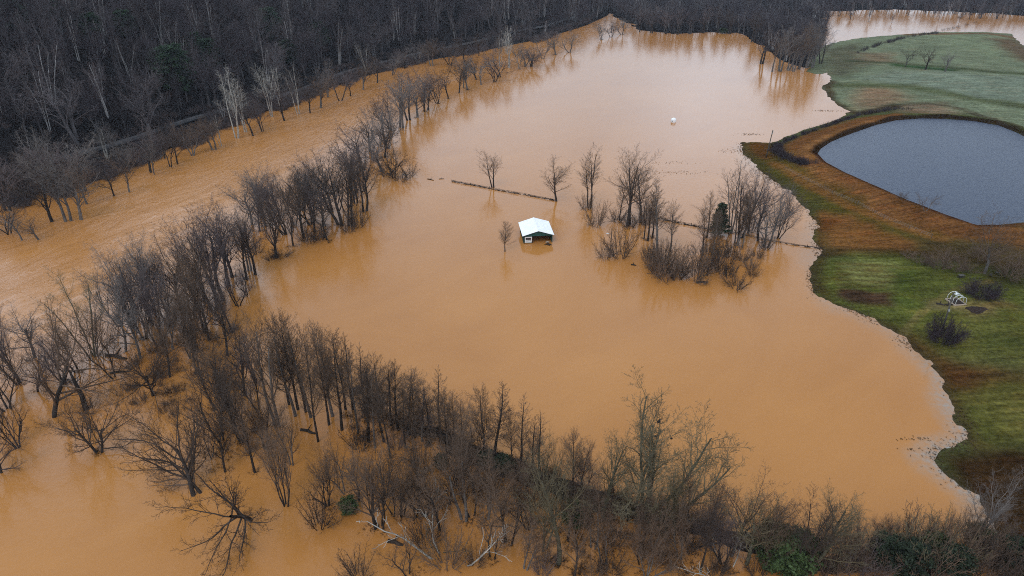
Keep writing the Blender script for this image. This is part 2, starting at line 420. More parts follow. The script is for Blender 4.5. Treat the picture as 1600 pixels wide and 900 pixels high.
def spec(kind, rs, lod=0):
    """lod 0 near, 1 middle distance, 2 far wood"""
    rmin = (.0082, .0125, .032)[lod]
    q = (1.1, .9, .52)[lod]
    if kind == 'upright':      # straight stem, ascending side branches, oval crown
        return dict(H=20, L0=1.0, r0=.24, slean=(0, 3), seg=[12, 6, 4, 2], wob=[.025, .09, .14, .2], trop=[.02, .10, .06, .03], tap=[.06, .2, .3, .5],
                    nch=[int(54*q), int(14*q), int(7*q+1)], t=[(rs.uniform(.24, .36), .99), (.12, 1), (.1, 1)], ang=[(34, 56), (22, 42), (22, 46)],
                    shape=[oval if rs.random() < .35 else cone, fall, fall], len=[rs.uniform(.22, .28), .34, .46], rr=[.30, .42, .5], Lref=[0, 4.5, 1.7], rmin=rmin, trunk=0)
    if kind == 'vase':         # several stems from near the water, rounded hazy crown
        return dict(H=16, stems=rs.choice([2, 3, 4]), spread=.35, L0=.62, r0=.24, slean=(4, 24), seg=[9, 9, 5, 4, 2], wob=[.11, .14, .15, .16, .2], trop=[.02, .07, .06, .05, .03], tap=[.45, .16, .25, .3, .5],
                    nch=[int(7*q+1), int(10*q), int(7.5*q), int(3.6*q+1)], t=[(.3, 1), (.2, 1), (.12, 1), (.1, 1)], ang=[(20, 52), (28, 58), (25, 55), (25, 55)],
                    shape=[one, fall, fall, fall], len=[rs.uniform(.42, .52), .44, .42, .5], rr=[.64, .40, .42, .5], Lref=[0, 6.5, 2.7, 1.15], rmin=rmin, trunk=0)
    if kind == 'sheaf':        # a sheaf of limbs from one foot, opening into a full round crown
        return dict(H=18, stems=rs.choice([5, 6, 7]), spread=.28, L0=.74, r0=.19, slean=(3, 34), seg=[10, 8, 5, 4, 2], wob=[.07, .12, .14, .16, .2], trop=[.035, .07, .06, .05, .03], tap=[.28, .16, .25, .3, .5],
                    nch=[int(11*q+1), int(11*q), int(8*q), int(4*q+1)], t=[(.28, 1), (.2, 1), (.12, 1), (.1, 1)], ang=[(18, 46), (25, 52), (25, 55), (25, 55)],
                    shape=[lambda t: 1.05-.4*t, fall, fall, fall], len=[rs.uniform(.27, .33), .44, .42, .5], rr=[.55, .42, .44, .5], Lref=[0, 5.5, 2.4, 1.1], rmin=rmin, trunk=0)
    if kind == 'dome':         # short trunk, limbs fanning all round into a rounded crown
        return dict(H=16, stems=rs.choice([1, 1, 2]), spread=.4, L0=rs.uniform(.44, .58), r0=.27, slean=(2, 12), seg=[7, 9, 6, 4, 2], wob=[.06, .13, .15, .17, .2], trop=[.02, .035, .03, .03, .02], tap=[.5, .15, .25, .3, .5],
                    nch=[int(11*q+1), int(11*q), int(8*q), int(3.6*q+1)], t=[(.36, 1), (.22, 1), (.12, 1), (.1, 1)], ang=[(8, 64), (28, 62), (28, 60), (25, 60)],
                    shape=[lambda t: .8+.3*t, fall, fall, fall], len=[rs.uniform(.36, .44), .42, .42, .5], rr=[.52, .42, .44, .5], Lref=[0, 6.2, 2.6, 1.1], rmin=rmin, trunk=0)
    if kind == 'spread':       # tall stem that breaks into big ascending limbs
        return dict(H=22, stems=rs.choice([1, 1, 2]), spread=.4, L0=rs.uniform(.66, .8), r0=.36, slean=(1, 7), seg=[10, 8, 5, 4, 2], wob=[.05, .09, .13, .16, .2], trop=[.03, .07, .06, .05, .03], tap=[.22, .18, .25, .3, .5],
                    nch=[int(12*q+1), int(12*q), int(8*q), int(3.8*q+1)], t=[(.34, 1), (.2, 1), (.12, 1), (.1, 1)], ang=[(22, 48), (25, 50), (25, 52), (25, 55)],
                    shape=[lambda t: 1.1-.45*t, fall, fall, fall], len=[rs.uniform(.32, .4), .42, .42, .5], rr=[.48, .42, .45, .5], Lref=[0, 8., 3.2, 1.35], rmin=rmin, trunk=0)
    if kind == 'open':         # sparse fan of clean limbs
        return dict(H=22, stems=3, spread=.3, L0=.8, r0=.15, slean=(2, 10), seg=[10, 7, 4, 3], wob=[.04, .09, .13, .16], trop=[.015, .07, .06, .04], tap=[.25, .2, .3, .5],
                    nch=[int(14*q), int(12*q), int(8*q)], t=[(.36, 1), (.2, 1), (.12, 1)], ang=[(20, 42), (25, 48), (25, 50)],
                    shape=[fall, fall, fall], len=[rs.uniform(.22, .3), .4, .42], rr=[.48, .42, .5], Lref=[0, 4.5, 1.7], rmin=rmin, trunk=0)
    if kind == 'low':          # wide low head, limbs just above the flood
        return dict(H=11, stems=rs.choice([1, 2, 2]), spread=.3, L0=.5, r0=.26, slean=(6, 26), seg=[6, 8, 6, 4, 2], wob=[.10, .14, .15, .16, .2], trop=[.0, .04, .05, .04, .03], tap=[.5, .18, .25, .3, .5],
                    nch=[int(10*q+1), int(11*q), int(8*q), int(3.8*q+1)], t=[(.28, 1), (.16, 1), (.12, 1), (.1, 1)], ang=[(28, 68), (25, 50), (25, 52), (25, 55)],
                    shape=[one, fall, fall, fall], len=[rs.uniform(.6, .7), .42, .42, .5], rr=[.54, .42, .45, .5], Lref=[0, 6.5, 2.7, 1.15], rmin=rmin, trunk=0)
    if kind == 'brush':        # many thin shoots from the ground, a ragged dome
        return dict(H=4.5, stems=int(17*max(q, .7)), spread=.5, L0=.72, r0=.04, slean=(3, 62), seg=[5, 4, 2], wob=[.10, .14, .2], trop=[.03, .04, .03], tap=[.35, .4, .5],
                    nch=[int(11*q), int(4*q+1)], t=[(.15, 1), (.1, 1)], ang=[(22, 58), (25, 60)], shape=[fall, fall], len=[.24, .42], rr=[.5, .6], Lref=[0, 1.0], rmin=rmin, trunk=-1)
    if kind == 'thicket':      # dense ragged bush
        return dict(H=3.6, stems=46, spread=.9, L0=.72, r0=.035, slean=(3, 66), seg=[5, 3, 2], wob=[.13, .16, .2], trop=[.02, .03, .02], tap=[.35, .4, .5],
                    nch=[16, 6], t=[(.1, 1), (.1, 1)], ang=[(22, 62), (25, 60)], shape=[fall, fall], len=[.26, .45], rr=[.55, .6], Lref=[0, 1.0], rmin=.011, trunk=-1)
    if kind == 'fallen':       # pale drift-broken limbs reaching low over the water
        return dict(H=9, stems=3, spread=.5, L0=.8, r0=.10, slean=(48, 76), seg=[9, 6, 4], wob=[.16, .18, .2], trop=[.0, .03, .03], tap=[.3, .3, .4],
                    nch=[7, 4], t=[(.3, 1), (.2, 1)], ang=[(25, 60), (25, 55)], shape=[fall, fall], len=[.34, .4], rr=[.5, .55], Lref=[0, 2.8], rmin=.02, trunk=0)

SIDES = {0: [8, 5, 4, 3, 3], 1: [6, 4, 3, 3, 3], 2: [4, 3, 2, 2, 2]}
PROTO = {}
def proto(kind, i, lod=0):
    key = (kind, i, lod)
    if key in PROTO: return PROTO[key]
    rs = random.Random(hash((len(kind), i*7+3, lod*31)) & 0xffff)
    P = spec(kind, rs, lod); br = grow(1000*len(kind)+i*17+lod*5+ord(kind[0]), P)
    sd = SIDES[lod]
    tr = [b for b in br if b[0] <= P['trunk']]; cr = [b for b in br if b[0] > P['trunk']]
    allp = np.concatenate([b[1] for b in br])
    H = np.percentile(allp[:, 2], 99.7); W = np.percentile(allp[:, 0], 98)-np.percentile(allp[:, 0], 2)
    W2 = np.percentile(allp[:, 1], 98)-np.percentile(allp[:, 1], 2)
    tm = tube_mesh(tr, sd) if tr else None; cm = tube_mesh(cr, sd)
    d = dict(H=H, W=(W+W2)/2, tm=tm, cm=cm)
    if lod < 2:
        d['trunk'] = np_mesh(kind+'_trunk', *tm) if tm else None
        d['crown'] = np_mesh(kind+'_crown', *cm)
        for k in ('trunk', 'crown'):
            if d[k]: d[k].materials.append(None)
    PROTO[key] = d
    return d

def leaf_crown(seed, H, W, n, size, conical=True, flat=.5):
    """trunk (V,F) and foliage (V,F) of an evergreen: leaf sprays along real boughs"""
    rs = np.random.RandomState(seed); br = []; V = []; F = []
    tr = [(0, np.array([(0, 0, -.4), (0, 0, H*.5), (0, 0, H*.95)]), np.array([.03*H**.8, .02*H**.8, .02]))]
    nb = 60
    bough = []
    for i in range(nb):
        t = .12+.86*(i+rs.rand())/nb
        rad = W*.5*((1-t)**.75 if conical else math.sqrt(max(.05, 1-((t-.45)/.6)**2)))*rs.uniform(.65, 1.12)
        a = i*2.4+rs.rand(); bough.append((t*H, a, max(rad, .25)))
        e = np.array((math.cos(a)*rad, math.sin(a)*rad, t*H+rad*(.25 if not conical else .05)))
        tr.append((0, np.array([(0, 0, t*H-rad*.15), e*.5+np.array((0, 0, t*H*.5-rad*.05)), e]), np.array([.04, .03, .015])))
    c = np.zeros((n, 3))
    for k in range(n):
        z, a, rad = bough[rs.randint(nb)]
        s = math.sqrt(rs.rand())
        c[k] = (math.cos(a)*rad*s + rs.normal(0, .06*W), math.sin(a)*rad*s + rs.normal(0, .06*W), z + rad*.1*s + rs.normal(0, .02*H))
    nrm = rs.normal(size=(n, 3)); nrm[:, 2] = np.abs(nrm[:, 2])+flat; nrm /= np.linalg.norm(nrm, axis=1)[:, None]
    r0 = rs.normal(size=(n, 3)); u = np.cross(nrm, r0); u /= np.linalg.norm(u, axis=1)[:, None]; v = np.cross(nrm, u)
    sz = size*rs.uniform(.5, 1.3, n)[:, None]
    q = np.stack([c-u*sz*.6, c-v*sz*.35+nrm*sz*.1, c+u*sz*.8, c+v*sz*.35+nrm*sz*.1], 1).reshape(-1, 3)
    return tube_mesh(tr, [4]), (q, np.arange(4*n).reshape(n, 4))

GREEN = {}
def green_proto(kind, i):
    key = (kind, i)
    if key not in GREEN:
        if kind == 'cedar': t, c = leaf_crown(50+i, 8, 4.2, 5200, .34, True); H, W = 8, 4.2
        elif kind == 'pine': t, c = leaf_crown(70+i, 18, 9, 11000, .42, False); H, W = 18, 9
        else: t, c = leaf_crown(90+i, 4, 5, 5200, .30, False, .3); H, W = 4, 5
        d = dict(H=H, W=W, trunk=np_mesh(kind+'_trunk', *t), crown=np_mesh(kind+'_crown', *c, smooth=False), tm=t, cm=c)
        d['trunk'].materials.append(None); d['crown'].materials.append(None)
        GREEN[key] = d
    return GREEN[key]

PAL = {'dark': ('bark_dark', 'twig_dark'), 'brown': ('bark_dark', 'twig_brown'), 'purple': ('bark_dark', 'twig_purple'), 'grey': ('bark_grey', 'twig_grey'),
       'pale': ('bark_pale', 'twig_grey'), 'olive': ('bark_green', 'twig_olive'), 'ash': ('bark_grey', 'twig_brown'), 'forest': ('bark_forest', 'twig_forest'),
       'white': ('bark_pale', 'bark_pale'), 'green': ('bark_dark', 'leaf_green'), 'needle': ('bark_dark', 'needle'), 'bramble': ('bark_dark', 'bramble'), 'pine': ('bark_dark', 'pine_green')}
NAME = {'upright': 'bare_tree', 'vase': 'bare_tree', 'dome': 'bare_tree', 'sheaf': 'bare_tree', 'spread': 'bare_tree', 'open': 'bare_tree', 'low': 'bare_tree', 'brush': 'bare_shrub', 'thicket': 'bare_shrub', 'fallen': 'broken_tree',
        'cedar': 'cedar_tree', 'pine': 'pine_tree', 'leafy': 'evergreen_shrub'}
NV = {'upright': 6, 'vase': 6, 'dome': 6, 'sheaf': 2, 'spread': 5, 'open': 3, 'low': 5, 'brush': 5, 'thicket': 2, 'fallen': 2, 'cedar': 3, 'pine': 2, 'leafy': 3}
PLANTS = []      # records of everything planted
ANCHORS = []     # (name, x, y)
rnd = random.Random(11)

def plant_at(kind, x, y, z, h, w, pal, lean=0.0, lod=None, variant=None, tip=0.0):
    dist = math.hypot(x, y)
    if lod is None: lod = 0 if dist < 215 else 1
    if lean == 0 and kind in ('vase', 'dome', 'sheaf', 'spread', 'low', 'open'): lean, tip = rnd.gauss(0, 4), rnd.gauss(0, 3)
    v = variant if variant is not None else rnd.randrange(NV[kind])
    d = green_proto(kind, v) if kind in ('cedar', 'pine', 'leafy') else proto(kind, v, lod)
    sz = h/d['H']; sx = (w/d['W']) if w else sz*rnd.uniform(.88, 1.12)
    sx = min(max(sx, sz*.6), sz*1.5) if kind != 'fallen' else sx
    if kind == 'fallen': sz = sx
    root = bpy.data.objects.new(NAME[kind], None); C.objects.link(root); root.empty_display_size = .5
    R = Matrix.Rotation(math.radians(lean), 4, 'Y') @ Matrix.Rotation(math.radians(tip), 4, 'X') @ Matrix.Rotation(rnd.uniform(0, 6.28), 4, 'Z')
    root.matrix_world = Matrix.Translation((x, y, z)) @ R @ Matrix.Diagonal((sx, sx, sz, 1))
    bm, tm = PAL[pal]
    for part, mat in (('trunk', bm), ('crown', tm)):
        me = d[part]
        if me is None: continue
        o = bpy.data.objects.new(part if kind not in ('brush', 'thicket') else 'branches', me); C.objects.link(o); o.parent = root
        o.material_slots[0].link = 'OBJECT'; o.material_slots[0].material = M[mat]
    rec = dict(o=root, kind=kind, pal=pal, x=x, y=y, h=h, w=(w or sx*d['W']), d=d)
    PLANTS.append(rec)
    return rec

def plant(kind, px, by, ty, w=None, pal='dark', lean=0.0, label=None, anchor=None, group=None, row=None, z=None, tip=0.0, variant=None):
    """stands where the photograph shows its foot, as tall as it is seen"""
    p = at(px, by, 0.0)
    gz = ground_z(p.x, p.y) if z is None else z
    if gz > .3:
        for _ in range(6):
            p = at(px, by, gz); gz = ground_z(p.x, p.y)
    gz = max(gz, -.15)
    h = max(height_for(p.x, p.y, gz, ty), .8)
    wm = w*depth_at(p.x, p.y, gz)/FOC if w else None
    r = plant_at(kind, p.x, p.y, gz, h, wm, pal, lean, tip=tip, variant=variant)
    r.update(label=label, group=group, row=row)
    if anchor: ANCHORS.append((anchor, p.x, p.y, r))
    return r
# ------------------------------------------------------------------ the ground, the water, the pond and the road
def axis(spans):
    a = []
    for lo, hi, st in spans: a += list(np.arange(lo, hi, st))
    return np.array(a)

def grid_mesh(name, xs, ys, hfun):
    X, Y = np.meshgrid(xs, ys); V = np.stack([X.ravel(), Y.ravel(), hfun(X.ravel(), Y.ravel())], 1)
    nx, ny = len(xs), len(ys); i = np.arange(nx*ny).reshape(ny, nx)
    F = np.stack([i[:-1, :-1], i[:-1, 1:], i[1:, 1:], i[1:, :-1]], -1).reshape(-1, 4)
    return np_mesh(name, V, F), V

def set_attr(me, name, col):
    a = me.attributes.new(name, 'FLOAT_COLOR', 'POINT')
    c = np.ones((len(col), 4), np.float32); c[:, :3] = col
    a.data.foreach_set('color', c.ravel())

gx = axis([(-6000, -1200, 800), (-1200, -600, 60), (-600, 0, 5.0), (0, 40, 2.0), (40, 190, .9), (190, 420, 2.2), (420, 700, 12), (700, 1300, 60), (1300, 6001, 800)])
gy = axis([(-300, 20, 40), (20, 60, 4), (60, 330, .9), (330, 640, 2.0), (640, 900, 10), (900, 1500, 60), (1500, 9001, 900)])
_parts = {}
def _h(X, Y):
    h, sr, sh, sw, dp, lv = terrain(X, Y, True)
    _parts.update(h=h, sr=sr, sh=sh, sw=sw, dp=dp, lv=lv); return h
ground_me, GV = grid_mesh('ground', gx, gy, _h)

def cover_colour():
    X, Y = GV[:, 0], GV[:, 1]; P = _parts
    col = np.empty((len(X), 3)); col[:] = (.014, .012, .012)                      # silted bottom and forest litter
    land = P['sr'] > -3
    xl, yl = X[land], Y[land]; c = np.empty((land.sum(), 3)); c[:] = (.062, .070, .022)
    wob = (vnoise(xl, yl, 14, 21)-.5)*5 + (vnoise(xl, yl, 4, 22)-.5)*3
    def zone(pts, rgb, soft=3.0, a=1.0, z=1.2):
        s = poly_sd(xl, yl, gpoly(pts, z)) + wob*min(1, soft/3.0)
        k = (sstep(s, -soft, soft)*a)[:, None]
        c[:] = c*(1-k) + np.array(rgb)*k
    def band(pts, rgb, wd, soft=1.5, a=1.0, z=1.2):
        d = line_dist(xl, yl, gpoly(pts, z)) + wob*.35*min(1, soft/2.)
        k = ((1-sstep(d, wd-soft, wd+soft))*a)[:, None]
        c[:] = c*(1-k) + np.array(rgb)*k
    # upper field
    zone([(1260, 40), (1720, 40), (1720, 215), (1600, 205), (1500, 180), (1400, 172), (1330, 172), (1270, 130)], (.135, .155, .092), 6)
    zone([(1330, 120), (1400, 112), (1600, 122), (1720, 130), (1720, 172), (1560, 168), (1470, 150), (1420, 140)], (.150, .176, .124), 8, .9)
    zone([(1460, 52), (1590, 56), (1640, 100), (1560, 92), (1500, 75)], (.150, .175, .100), 10, .8)
    zone([(1285, 78), (1340, 66), (1352, 100), (1320, 118), (1290, 112)], (.072, .066, .038), 8, .8)
    zone([(1340, 82), (1390, 84), (1400, 98), (1350, 100)], (.160, .095, .055), 8, .6)
    zone([(1345, 136), (1400, 140), (1420, 158), (1385, 170), (1330, 168)], (.190, .115, .065), 8, .85)
    zone([(1395, 165), (1470, 163), (1500, 180), (1420, 182)], (.165, .095, .060), 6, .7)
    zone([(1545, 60), (1585, 58), (1660, 95), (1640, 110), (1590, 96)], (.085, .050, .028), 8, .85)
    band([(1420, 52), (1480, 52), (1540, 52), (1585, 56)], (.120, .060, .028), 7, 4, .8)
    band([(1330, 96), (1400, 100), (1480, 108), (1560, 116), (1640, 121)], (.040, .050, .020), 4, 3, .8)
    band([(1400, 103), (1440, 108), (1480, 112)], (.022, .055, .016), 5, 3, .9)
    band([(1300, 130), (1350, 134), (1420, 137), (1470, 147), (1520, 158), (1600, 170), (1680, 180)], (.062, .070, .024), 6, 5, .8)
    band([(1300, 124), (1292, 130), (1298, 152), (1316, 168), (1345, 174), (1400, 166)], (.048, .034, .016), 3.0, 2, .9)
    band([(1400, 165), (1450, 164), (1490, 170), (1530, 184), (1600, 205)], (.050, .038, .020), 2.0, 1.5, .8)
    # embankment round the pond
    zone([(1205, 234), (1240, 214), (1320, 190), (1400, 172), (1420, 186), (1330, 210), (1285, 234), (1290, 256), (1400, 310), (1480, 342),
          (1600, 360), (1720, 372), (1720, 400), (1560, 385), (1460, 372), (1380, 352), (1300, 300), (1240, 265)], (0.125, 0.050, 0.015), 4, .95, 2.0)
    band([(1262, 232), (1300, 213), (1340, 200), (1400, 184)], (0.210, 0.096, 0.032), 2.2, 1.6, .9, 3.0)
    band([(1262, 240), (1268, 258), (1300, 278), (1340, 300), (1400, 326)], (0.161, 0.070, 0.021), 3.0, 2.0, .7, 3.0)
    band([(1276, 241), (1284, 230), (1330, 207), (1400, 186), (1480, 183), (1560, 193), (1600, 209), (1660, 250)], (0.016, 0.009, 0.004), 2.6, .9, .97, 2.7)
    band([(1276, 241), (1290, 256), (1370, 295), (1480, 341), (1530, 356), (1610, 352)], (0.039, 0.014, 0.006), 1.6, 1.0, .92, 2.7)
    # spit below the utility pole and the strip of bank between flood and pond
    zone([(1150, 215), (1205, 222), (1245, 262), (1310, 300), (1390, 345), (1480, 375), (1420, 392), (1330, 372), (1270, 318), (1190, 268)], (0.064, 0.050, 0.008), 4, .9)
    zone([(1158, 220), (1206, 220), (1200, 245), (1172, 240)], (0.087, 0.032, 0.007), 4, .85)
    band([(1208, 252), (1260, 282), (1330, 322), (1400, 352), (1470, 376)], (0.166, 0.070, 0.018), 2.2, 2, .75)
    zone([(1282, 330), (1330, 335), (1390, 362), (1450, 384), (1420, 396), (1330, 388), (1282, 392), (1270, 360)], (0.142, 0.058, 0.016), 5, .9)
    zone([(1268, 345), (1290, 340), (1300, 380), (1285, 392), (1270, 380)], (0.093, 0.030, 0.006), 3, .85)
    band([(1282, 392), (1330, 386), (1400, 392), (1450, 400)], (0.044, 0.023, 0.007), 2.0, 1.6, .7)
    zone([(1430, 372), (1500, 380), (1600, 385), (1720, 400), (1720, 440), (1560, 425), (1470, 414), (1430, 400)], (0.047, 0.029, 0.010), 4, .9)
    zone([(1580, 350), (1720, 352), (1720, 390), (1590, 384)], (0.108, 0.048, 0.016), 5, .7, 2.4)
    # lawn
    zone([(1265, 398), (1310, 395), (1400, 398), (1450, 408), (1560, 428), (1720, 445), (1720, 560), (1480, 545), (1420, 520), (1340, 488), (1265, 466)], (0.070, 0.075, 0.015), 4, .95)
    zone([(1310, 402), (1400, 412), (1402, 448), (1310, 440)], (.165, .165, .050), 2.5, .9)
    for k in range(5):
        band([(1312, 408+k*8), (1401, 416+k*8)], (0.070, 0.050, 0.015), .8, .5, .6)
    zone([(1312, 445), (1395, 455), (1392, 472), (1335, 466), (1308, 456)], (0.049, 0.026, 0.015), 1.5, .95)
    zone([(1395, 420), (1425, 425), (1420, 470), (1398, 462)], (0.047, 0.065, 0.011), 3, .7)
    zone([(1455, 470), (1500, 476), (1500, 482), (1458, 480)], (0.127, 0.096, 0.042), 2, .7)
    zone([(1505, 468), (1560, 465), (1590, 480), (1560, 495), (1515, 492)], (0.159, 0.101, 0.042), 3, .75)
    zone([(1520, 420), (1600, 425), (1600, 445), (1540, 446)], (0.032, 0.029, 0.010), 3, .8)
    zone([(1400, 505), (1500, 500), (1720, 520), (1720, 590), (1560, 560), (1470, 560)], (0.101, 0.092, 0.022), 5, .75)
    zone([(1510, 522), (1600, 520), (1720, 530), (1720, 552), (1560, 545)], (0.055, 0.063, 0.015), 4, .8)
    zone([(1380, 500), (1430, 516), (1470, 548), (1530, 566), (1620, 580), (1720, 600), (1720, 640), (1530, 620), (1485, 610), (1430, 560)], (0.070, 0.036, 0.011), 4, .95)
    zone([(1440, 560), (1500, 560), (1560, 580), (1520, 604), (1490, 606)], (0.066, 0.025, 0.007), 4, .7)
    zone([(1500, 610), (1560, 590), (1720, 600), (1720, 700), (1600, 690), (1530, 694), (1510, 655)], (0.068, 0.065, 0.013), 4, .9)
    zone([(1540, 620), (1620, 600), (1720, 610), (1720, 680), (1590, 670)], (0.148, 0.127, 0.032), 6, .6)
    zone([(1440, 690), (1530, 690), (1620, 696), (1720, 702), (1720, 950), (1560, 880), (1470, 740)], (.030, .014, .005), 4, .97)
    band([(1160, 224), (1200, 274), (1260, 320), (1275, 350)], (0.048, 0.038, 0.010), 2.0, 1.5, .6, 0)
    band([(1278, 400), (1271, 440), (1300, 476), (1390, 512), (1450, 568), (1495, 640), (1520, 690)], (0.042, 0.029, 0.008), 1.6, 1.5, .75, 0)
    for q in ([(1545, 440), (1480, 455), (1430, 490), (1405, 520)],):
        band(q, (0.143, 0.106, 0.038), .35, .35, .55); band([(x+5, y+3) for x, y in q], (0.143, 0.106, 0.038), .35, .35, .55)
    for k in range(12):
        band([(1300+k*6, 118+k*5.2), (1450+k*6, 116+k*5.4), (1720, 132+k*6.2)], (.100, .130, .072), .7, .6, .30)
    sr = P['sr'][land]
    k = (1-sstep(sr, -1.5, .8))[:, None]
    c[:] = c*(1-k) + np.array((.050, .040, .026))*k
    col[land] = c
    lv = P['lv']; k = ((1-sstep(lv, 0, 6))*.7)[:, None]
    return col*(1-k) + np.array((.040, .027, .018))*k

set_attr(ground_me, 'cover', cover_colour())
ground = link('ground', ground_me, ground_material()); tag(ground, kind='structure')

# one sheet of flood water; the river's current and the pale grey shallow edge are carried by the mesh
wx = axis([(-6000, -1200, 800), (-1200, -240, 40), (-240, 40, 5), (40, 170, 1.2), (170, 400, 5), (400, 1200, 40), (1200, 6001, 800)])
wy = axis([(-300, 30, 30), (30, 60, 3), (60, 300, 1.2), (300, 760, 5), (760, 1500, 40), (1500, 9001, 900)])
water_me, WV = grid_mesh('water', wx, wy, lambda X, Y: np.zeros_like(X))
RIVER = gpoly([(-500, 640), (-60, 560), (60, 545), (160, 470), (280, 400), (350, 330), (450, 270), (560, 200), (640, 150), (760, 110), (860, 75), (930, 48), (960, 36),
               (930, 30), (850, 55), (740, 80), (640, 104), (560, 124), (480, 154), (400, 186), (320, 222), (230, 258), (150, 290), (80, 318), (0, 345), (-300, 440)])
def water_mix():
    X, Y = WV[:, 0], WV[:, 1]
    s = poly_sd(X, Y, RIVER); r = sstep(s, -8, 10)
    sr = poly_sd(X, Y, LAND)
    # the flood's base colour turns pale grey along parts of the grassy shore
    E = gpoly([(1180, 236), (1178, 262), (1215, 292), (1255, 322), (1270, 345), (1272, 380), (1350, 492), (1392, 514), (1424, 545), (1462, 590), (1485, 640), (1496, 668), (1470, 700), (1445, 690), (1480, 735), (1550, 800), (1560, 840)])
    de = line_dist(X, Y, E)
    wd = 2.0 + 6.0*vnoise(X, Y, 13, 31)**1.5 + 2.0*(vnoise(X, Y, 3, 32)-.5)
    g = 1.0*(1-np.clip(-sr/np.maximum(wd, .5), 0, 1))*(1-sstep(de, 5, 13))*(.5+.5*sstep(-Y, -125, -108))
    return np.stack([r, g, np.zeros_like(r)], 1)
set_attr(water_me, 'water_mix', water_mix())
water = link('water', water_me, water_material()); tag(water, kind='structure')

px_, py_ = POND[:, 0], POND[:, 1]
pc = POND.mean(0)
pv = [(x+(x-pc[0])*.05, y+(y-pc[1])*.05, ZP) for x, y in POND]
pm = bpy.data.meshes.new('pond_water'); pm.from_pydata(pv, [], [tuple(range(len(pv)))]); pm.update()
pond = link('pond_water', pm, pond_material()); tag(pond, kind='structure')

# the road along the foot of the wooded hill
def road():
    pts = []
    for i in range(len(ROADLINE)-1):
        a, b = ROADLINE[i], ROADLINE[i+1]; n = max(2, int(np.hypot(*(b-a))/6))
        pts += [a+(b-a)*k/n for k in range(n)]
    P = np.array(pts); T = np.gradient(P, axis=0); T /= np.linalg.norm(T, axis=1)[:, None]; N = np.stack([-T[:, 1], T[:, 0]], 1)
    offs = [-1.6, -1.3, 0, 1.3, 1.6]; V = []; n = len(P)
    zc = np.array([max(ground_z(p[0]+nv[0]*o, p[1]+nv[1]*o) for o in (-1.3, 0, 1.3)) for p, nv in zip(P, N)])
    zc = np.convolve(np.pad(zc, 3, 'edge'), np.ones(7)/7, 'valid') + .12
    for o, dz in zip(offs, (-.7, 0, .03, 0, -.7)):
        V += [(P[i][0]+N[i][0]*o, P[i][1]+N[i][1]*o, zc[i]+dz) for i in range(n)]
    F = [(j*n+i, j*n+i+1, (j+1)*n+i+1, (j+1)*n+i) for j in range(4) for i in range(n-1)]
    me = bpy.data.meshes.new('road'); me.from_pydata(V, [], F); me.update()
    tag(link('road', me, M['asphalt']), kind='structure')
road()
# ------------------------------------------------------------------ trees and shrubs, each where its foot stands
GI = 'trees and shrubs on the flooded island'
def isl(*a, **k): return plant(*a, row='island', group=GI, **k)
GO = 'lone trees in the flooded field'
plant('spread', 770, 293, 228, 34, 'brown', label='small lone bare tree standing by the fence in the open flooded field', anchor='the lone tree by the fence', group=GO, variant=1)
plant('upright', 789, 393, 345, 24, 'brown', label='smallest lone bare tree, just beside the white-roofed shed', anchor='the white-roofed shed', group=GO)
plant('dome', 872, 315, 243, 56, 'brown', label='rounded two-stemmed bare tree at the end of the drowned fence', anchor='the rounded two-stemmed tree', group=GO)
isl('open', 921, 325, 221, 62, 'dark', label='tall open fan-shaped bare tree rising behind the shed', anchor='the tall fan-shaped tree')
isl('brush', 932, 352, 313, 34, 'brown'); isl('brush', 916, 326, 298, 26, 'brown')
isl('spread', 982, 352, 226, 66, 'brown', label='tallest bare tree of the flooded island', anchor='the tallest island tree')
isl('spread', 1003, 348, 250, 60, 'ash')
isl('upright', 968, 345, 285, 30, 'brown'); isl('vase', 1012, 350, 285, 44, 'brown')
isl('brush', 964, 346, 322, 36, 'dark'); isl('brush', 1000, 350, 322, 34, 'dark'); isl('brush', 985, 356, 335, 30, 'dark')
isl('upright', 1027, 392, 281, 44, 'ash', label='slender upright bare tree standing at the broken middle of the fence', anchor='the slender island tree')
isl('upright', 1047, 393, 312, 32, 'ash', label='thin bare tree standing alone between the two island thickets', anchor='the thin tree between the thickets')
isl('upright', 1012, 376, 296, 24, 'brown'); isl('upright', 1019, 372, 300, 22, 'dark'); isl('upright', 1006, 374, 305, 22, 'brown')
isl('brush', 946, 402, 372, 36, 'brown'); isl('brush', 970, 402, 350, 34, 'dark')
for x, y, t, w in ((1018, 420, 382, 30), (1030, 430, 380, 34), (1044, 436, 376, 34), (1056, 430, 378, 28), (1024, 408, 372, 28), (1040, 412, 372, 30), (1058, 436, 398, 20), (1012, 404, 380, 22)):
    isl('brush', x, y, t, w, 'dark' if rnd.random() < .5 else 'brown')
isl('cedar', 1122, 367, 318, 36, 'needle', label='green cedar among the bare island trees', anchor='the green cedar')
isl('open', 1141, 366, 252, 52, 'ash', label='tall pale-stemmed bare tree rising behind the green cedar', anchor='the tall tree behind the cedar')
isl('upright', 1104, 372, 296, 34, 'brown'); isl('upright', 1098, 400, 320, 28, 'brown'); isl('upright', 1112, 404, 330, 26, 'ash')
isl('spread', 1158, 372, 262, 54, 'purple'); isl('dome', 1170, 366, 268, 54, 'purple'); isl('vase', 1150, 380, 290, 40, 'brown')
isl('dome', 1186, 378, 280, 62, 'purple'); isl('dome', 1197, 386, 288, 66, 'grey', lean=14, label='grey bare tree leaning out from the island toward the grassy bank', anchor='the leaning grey tree')
isl('vase', 1216, 372, 290, 44, 'purple', lean=10); isl('upright', 1152, 384, 300, 24, 'ash'); isl('upright', 1160, 388, 306, 22, 'ash')
isl('brush', 1196, 390, 366, 28, 'dark'); isl('brush', 1174, 362, 328, 30, 'purple')
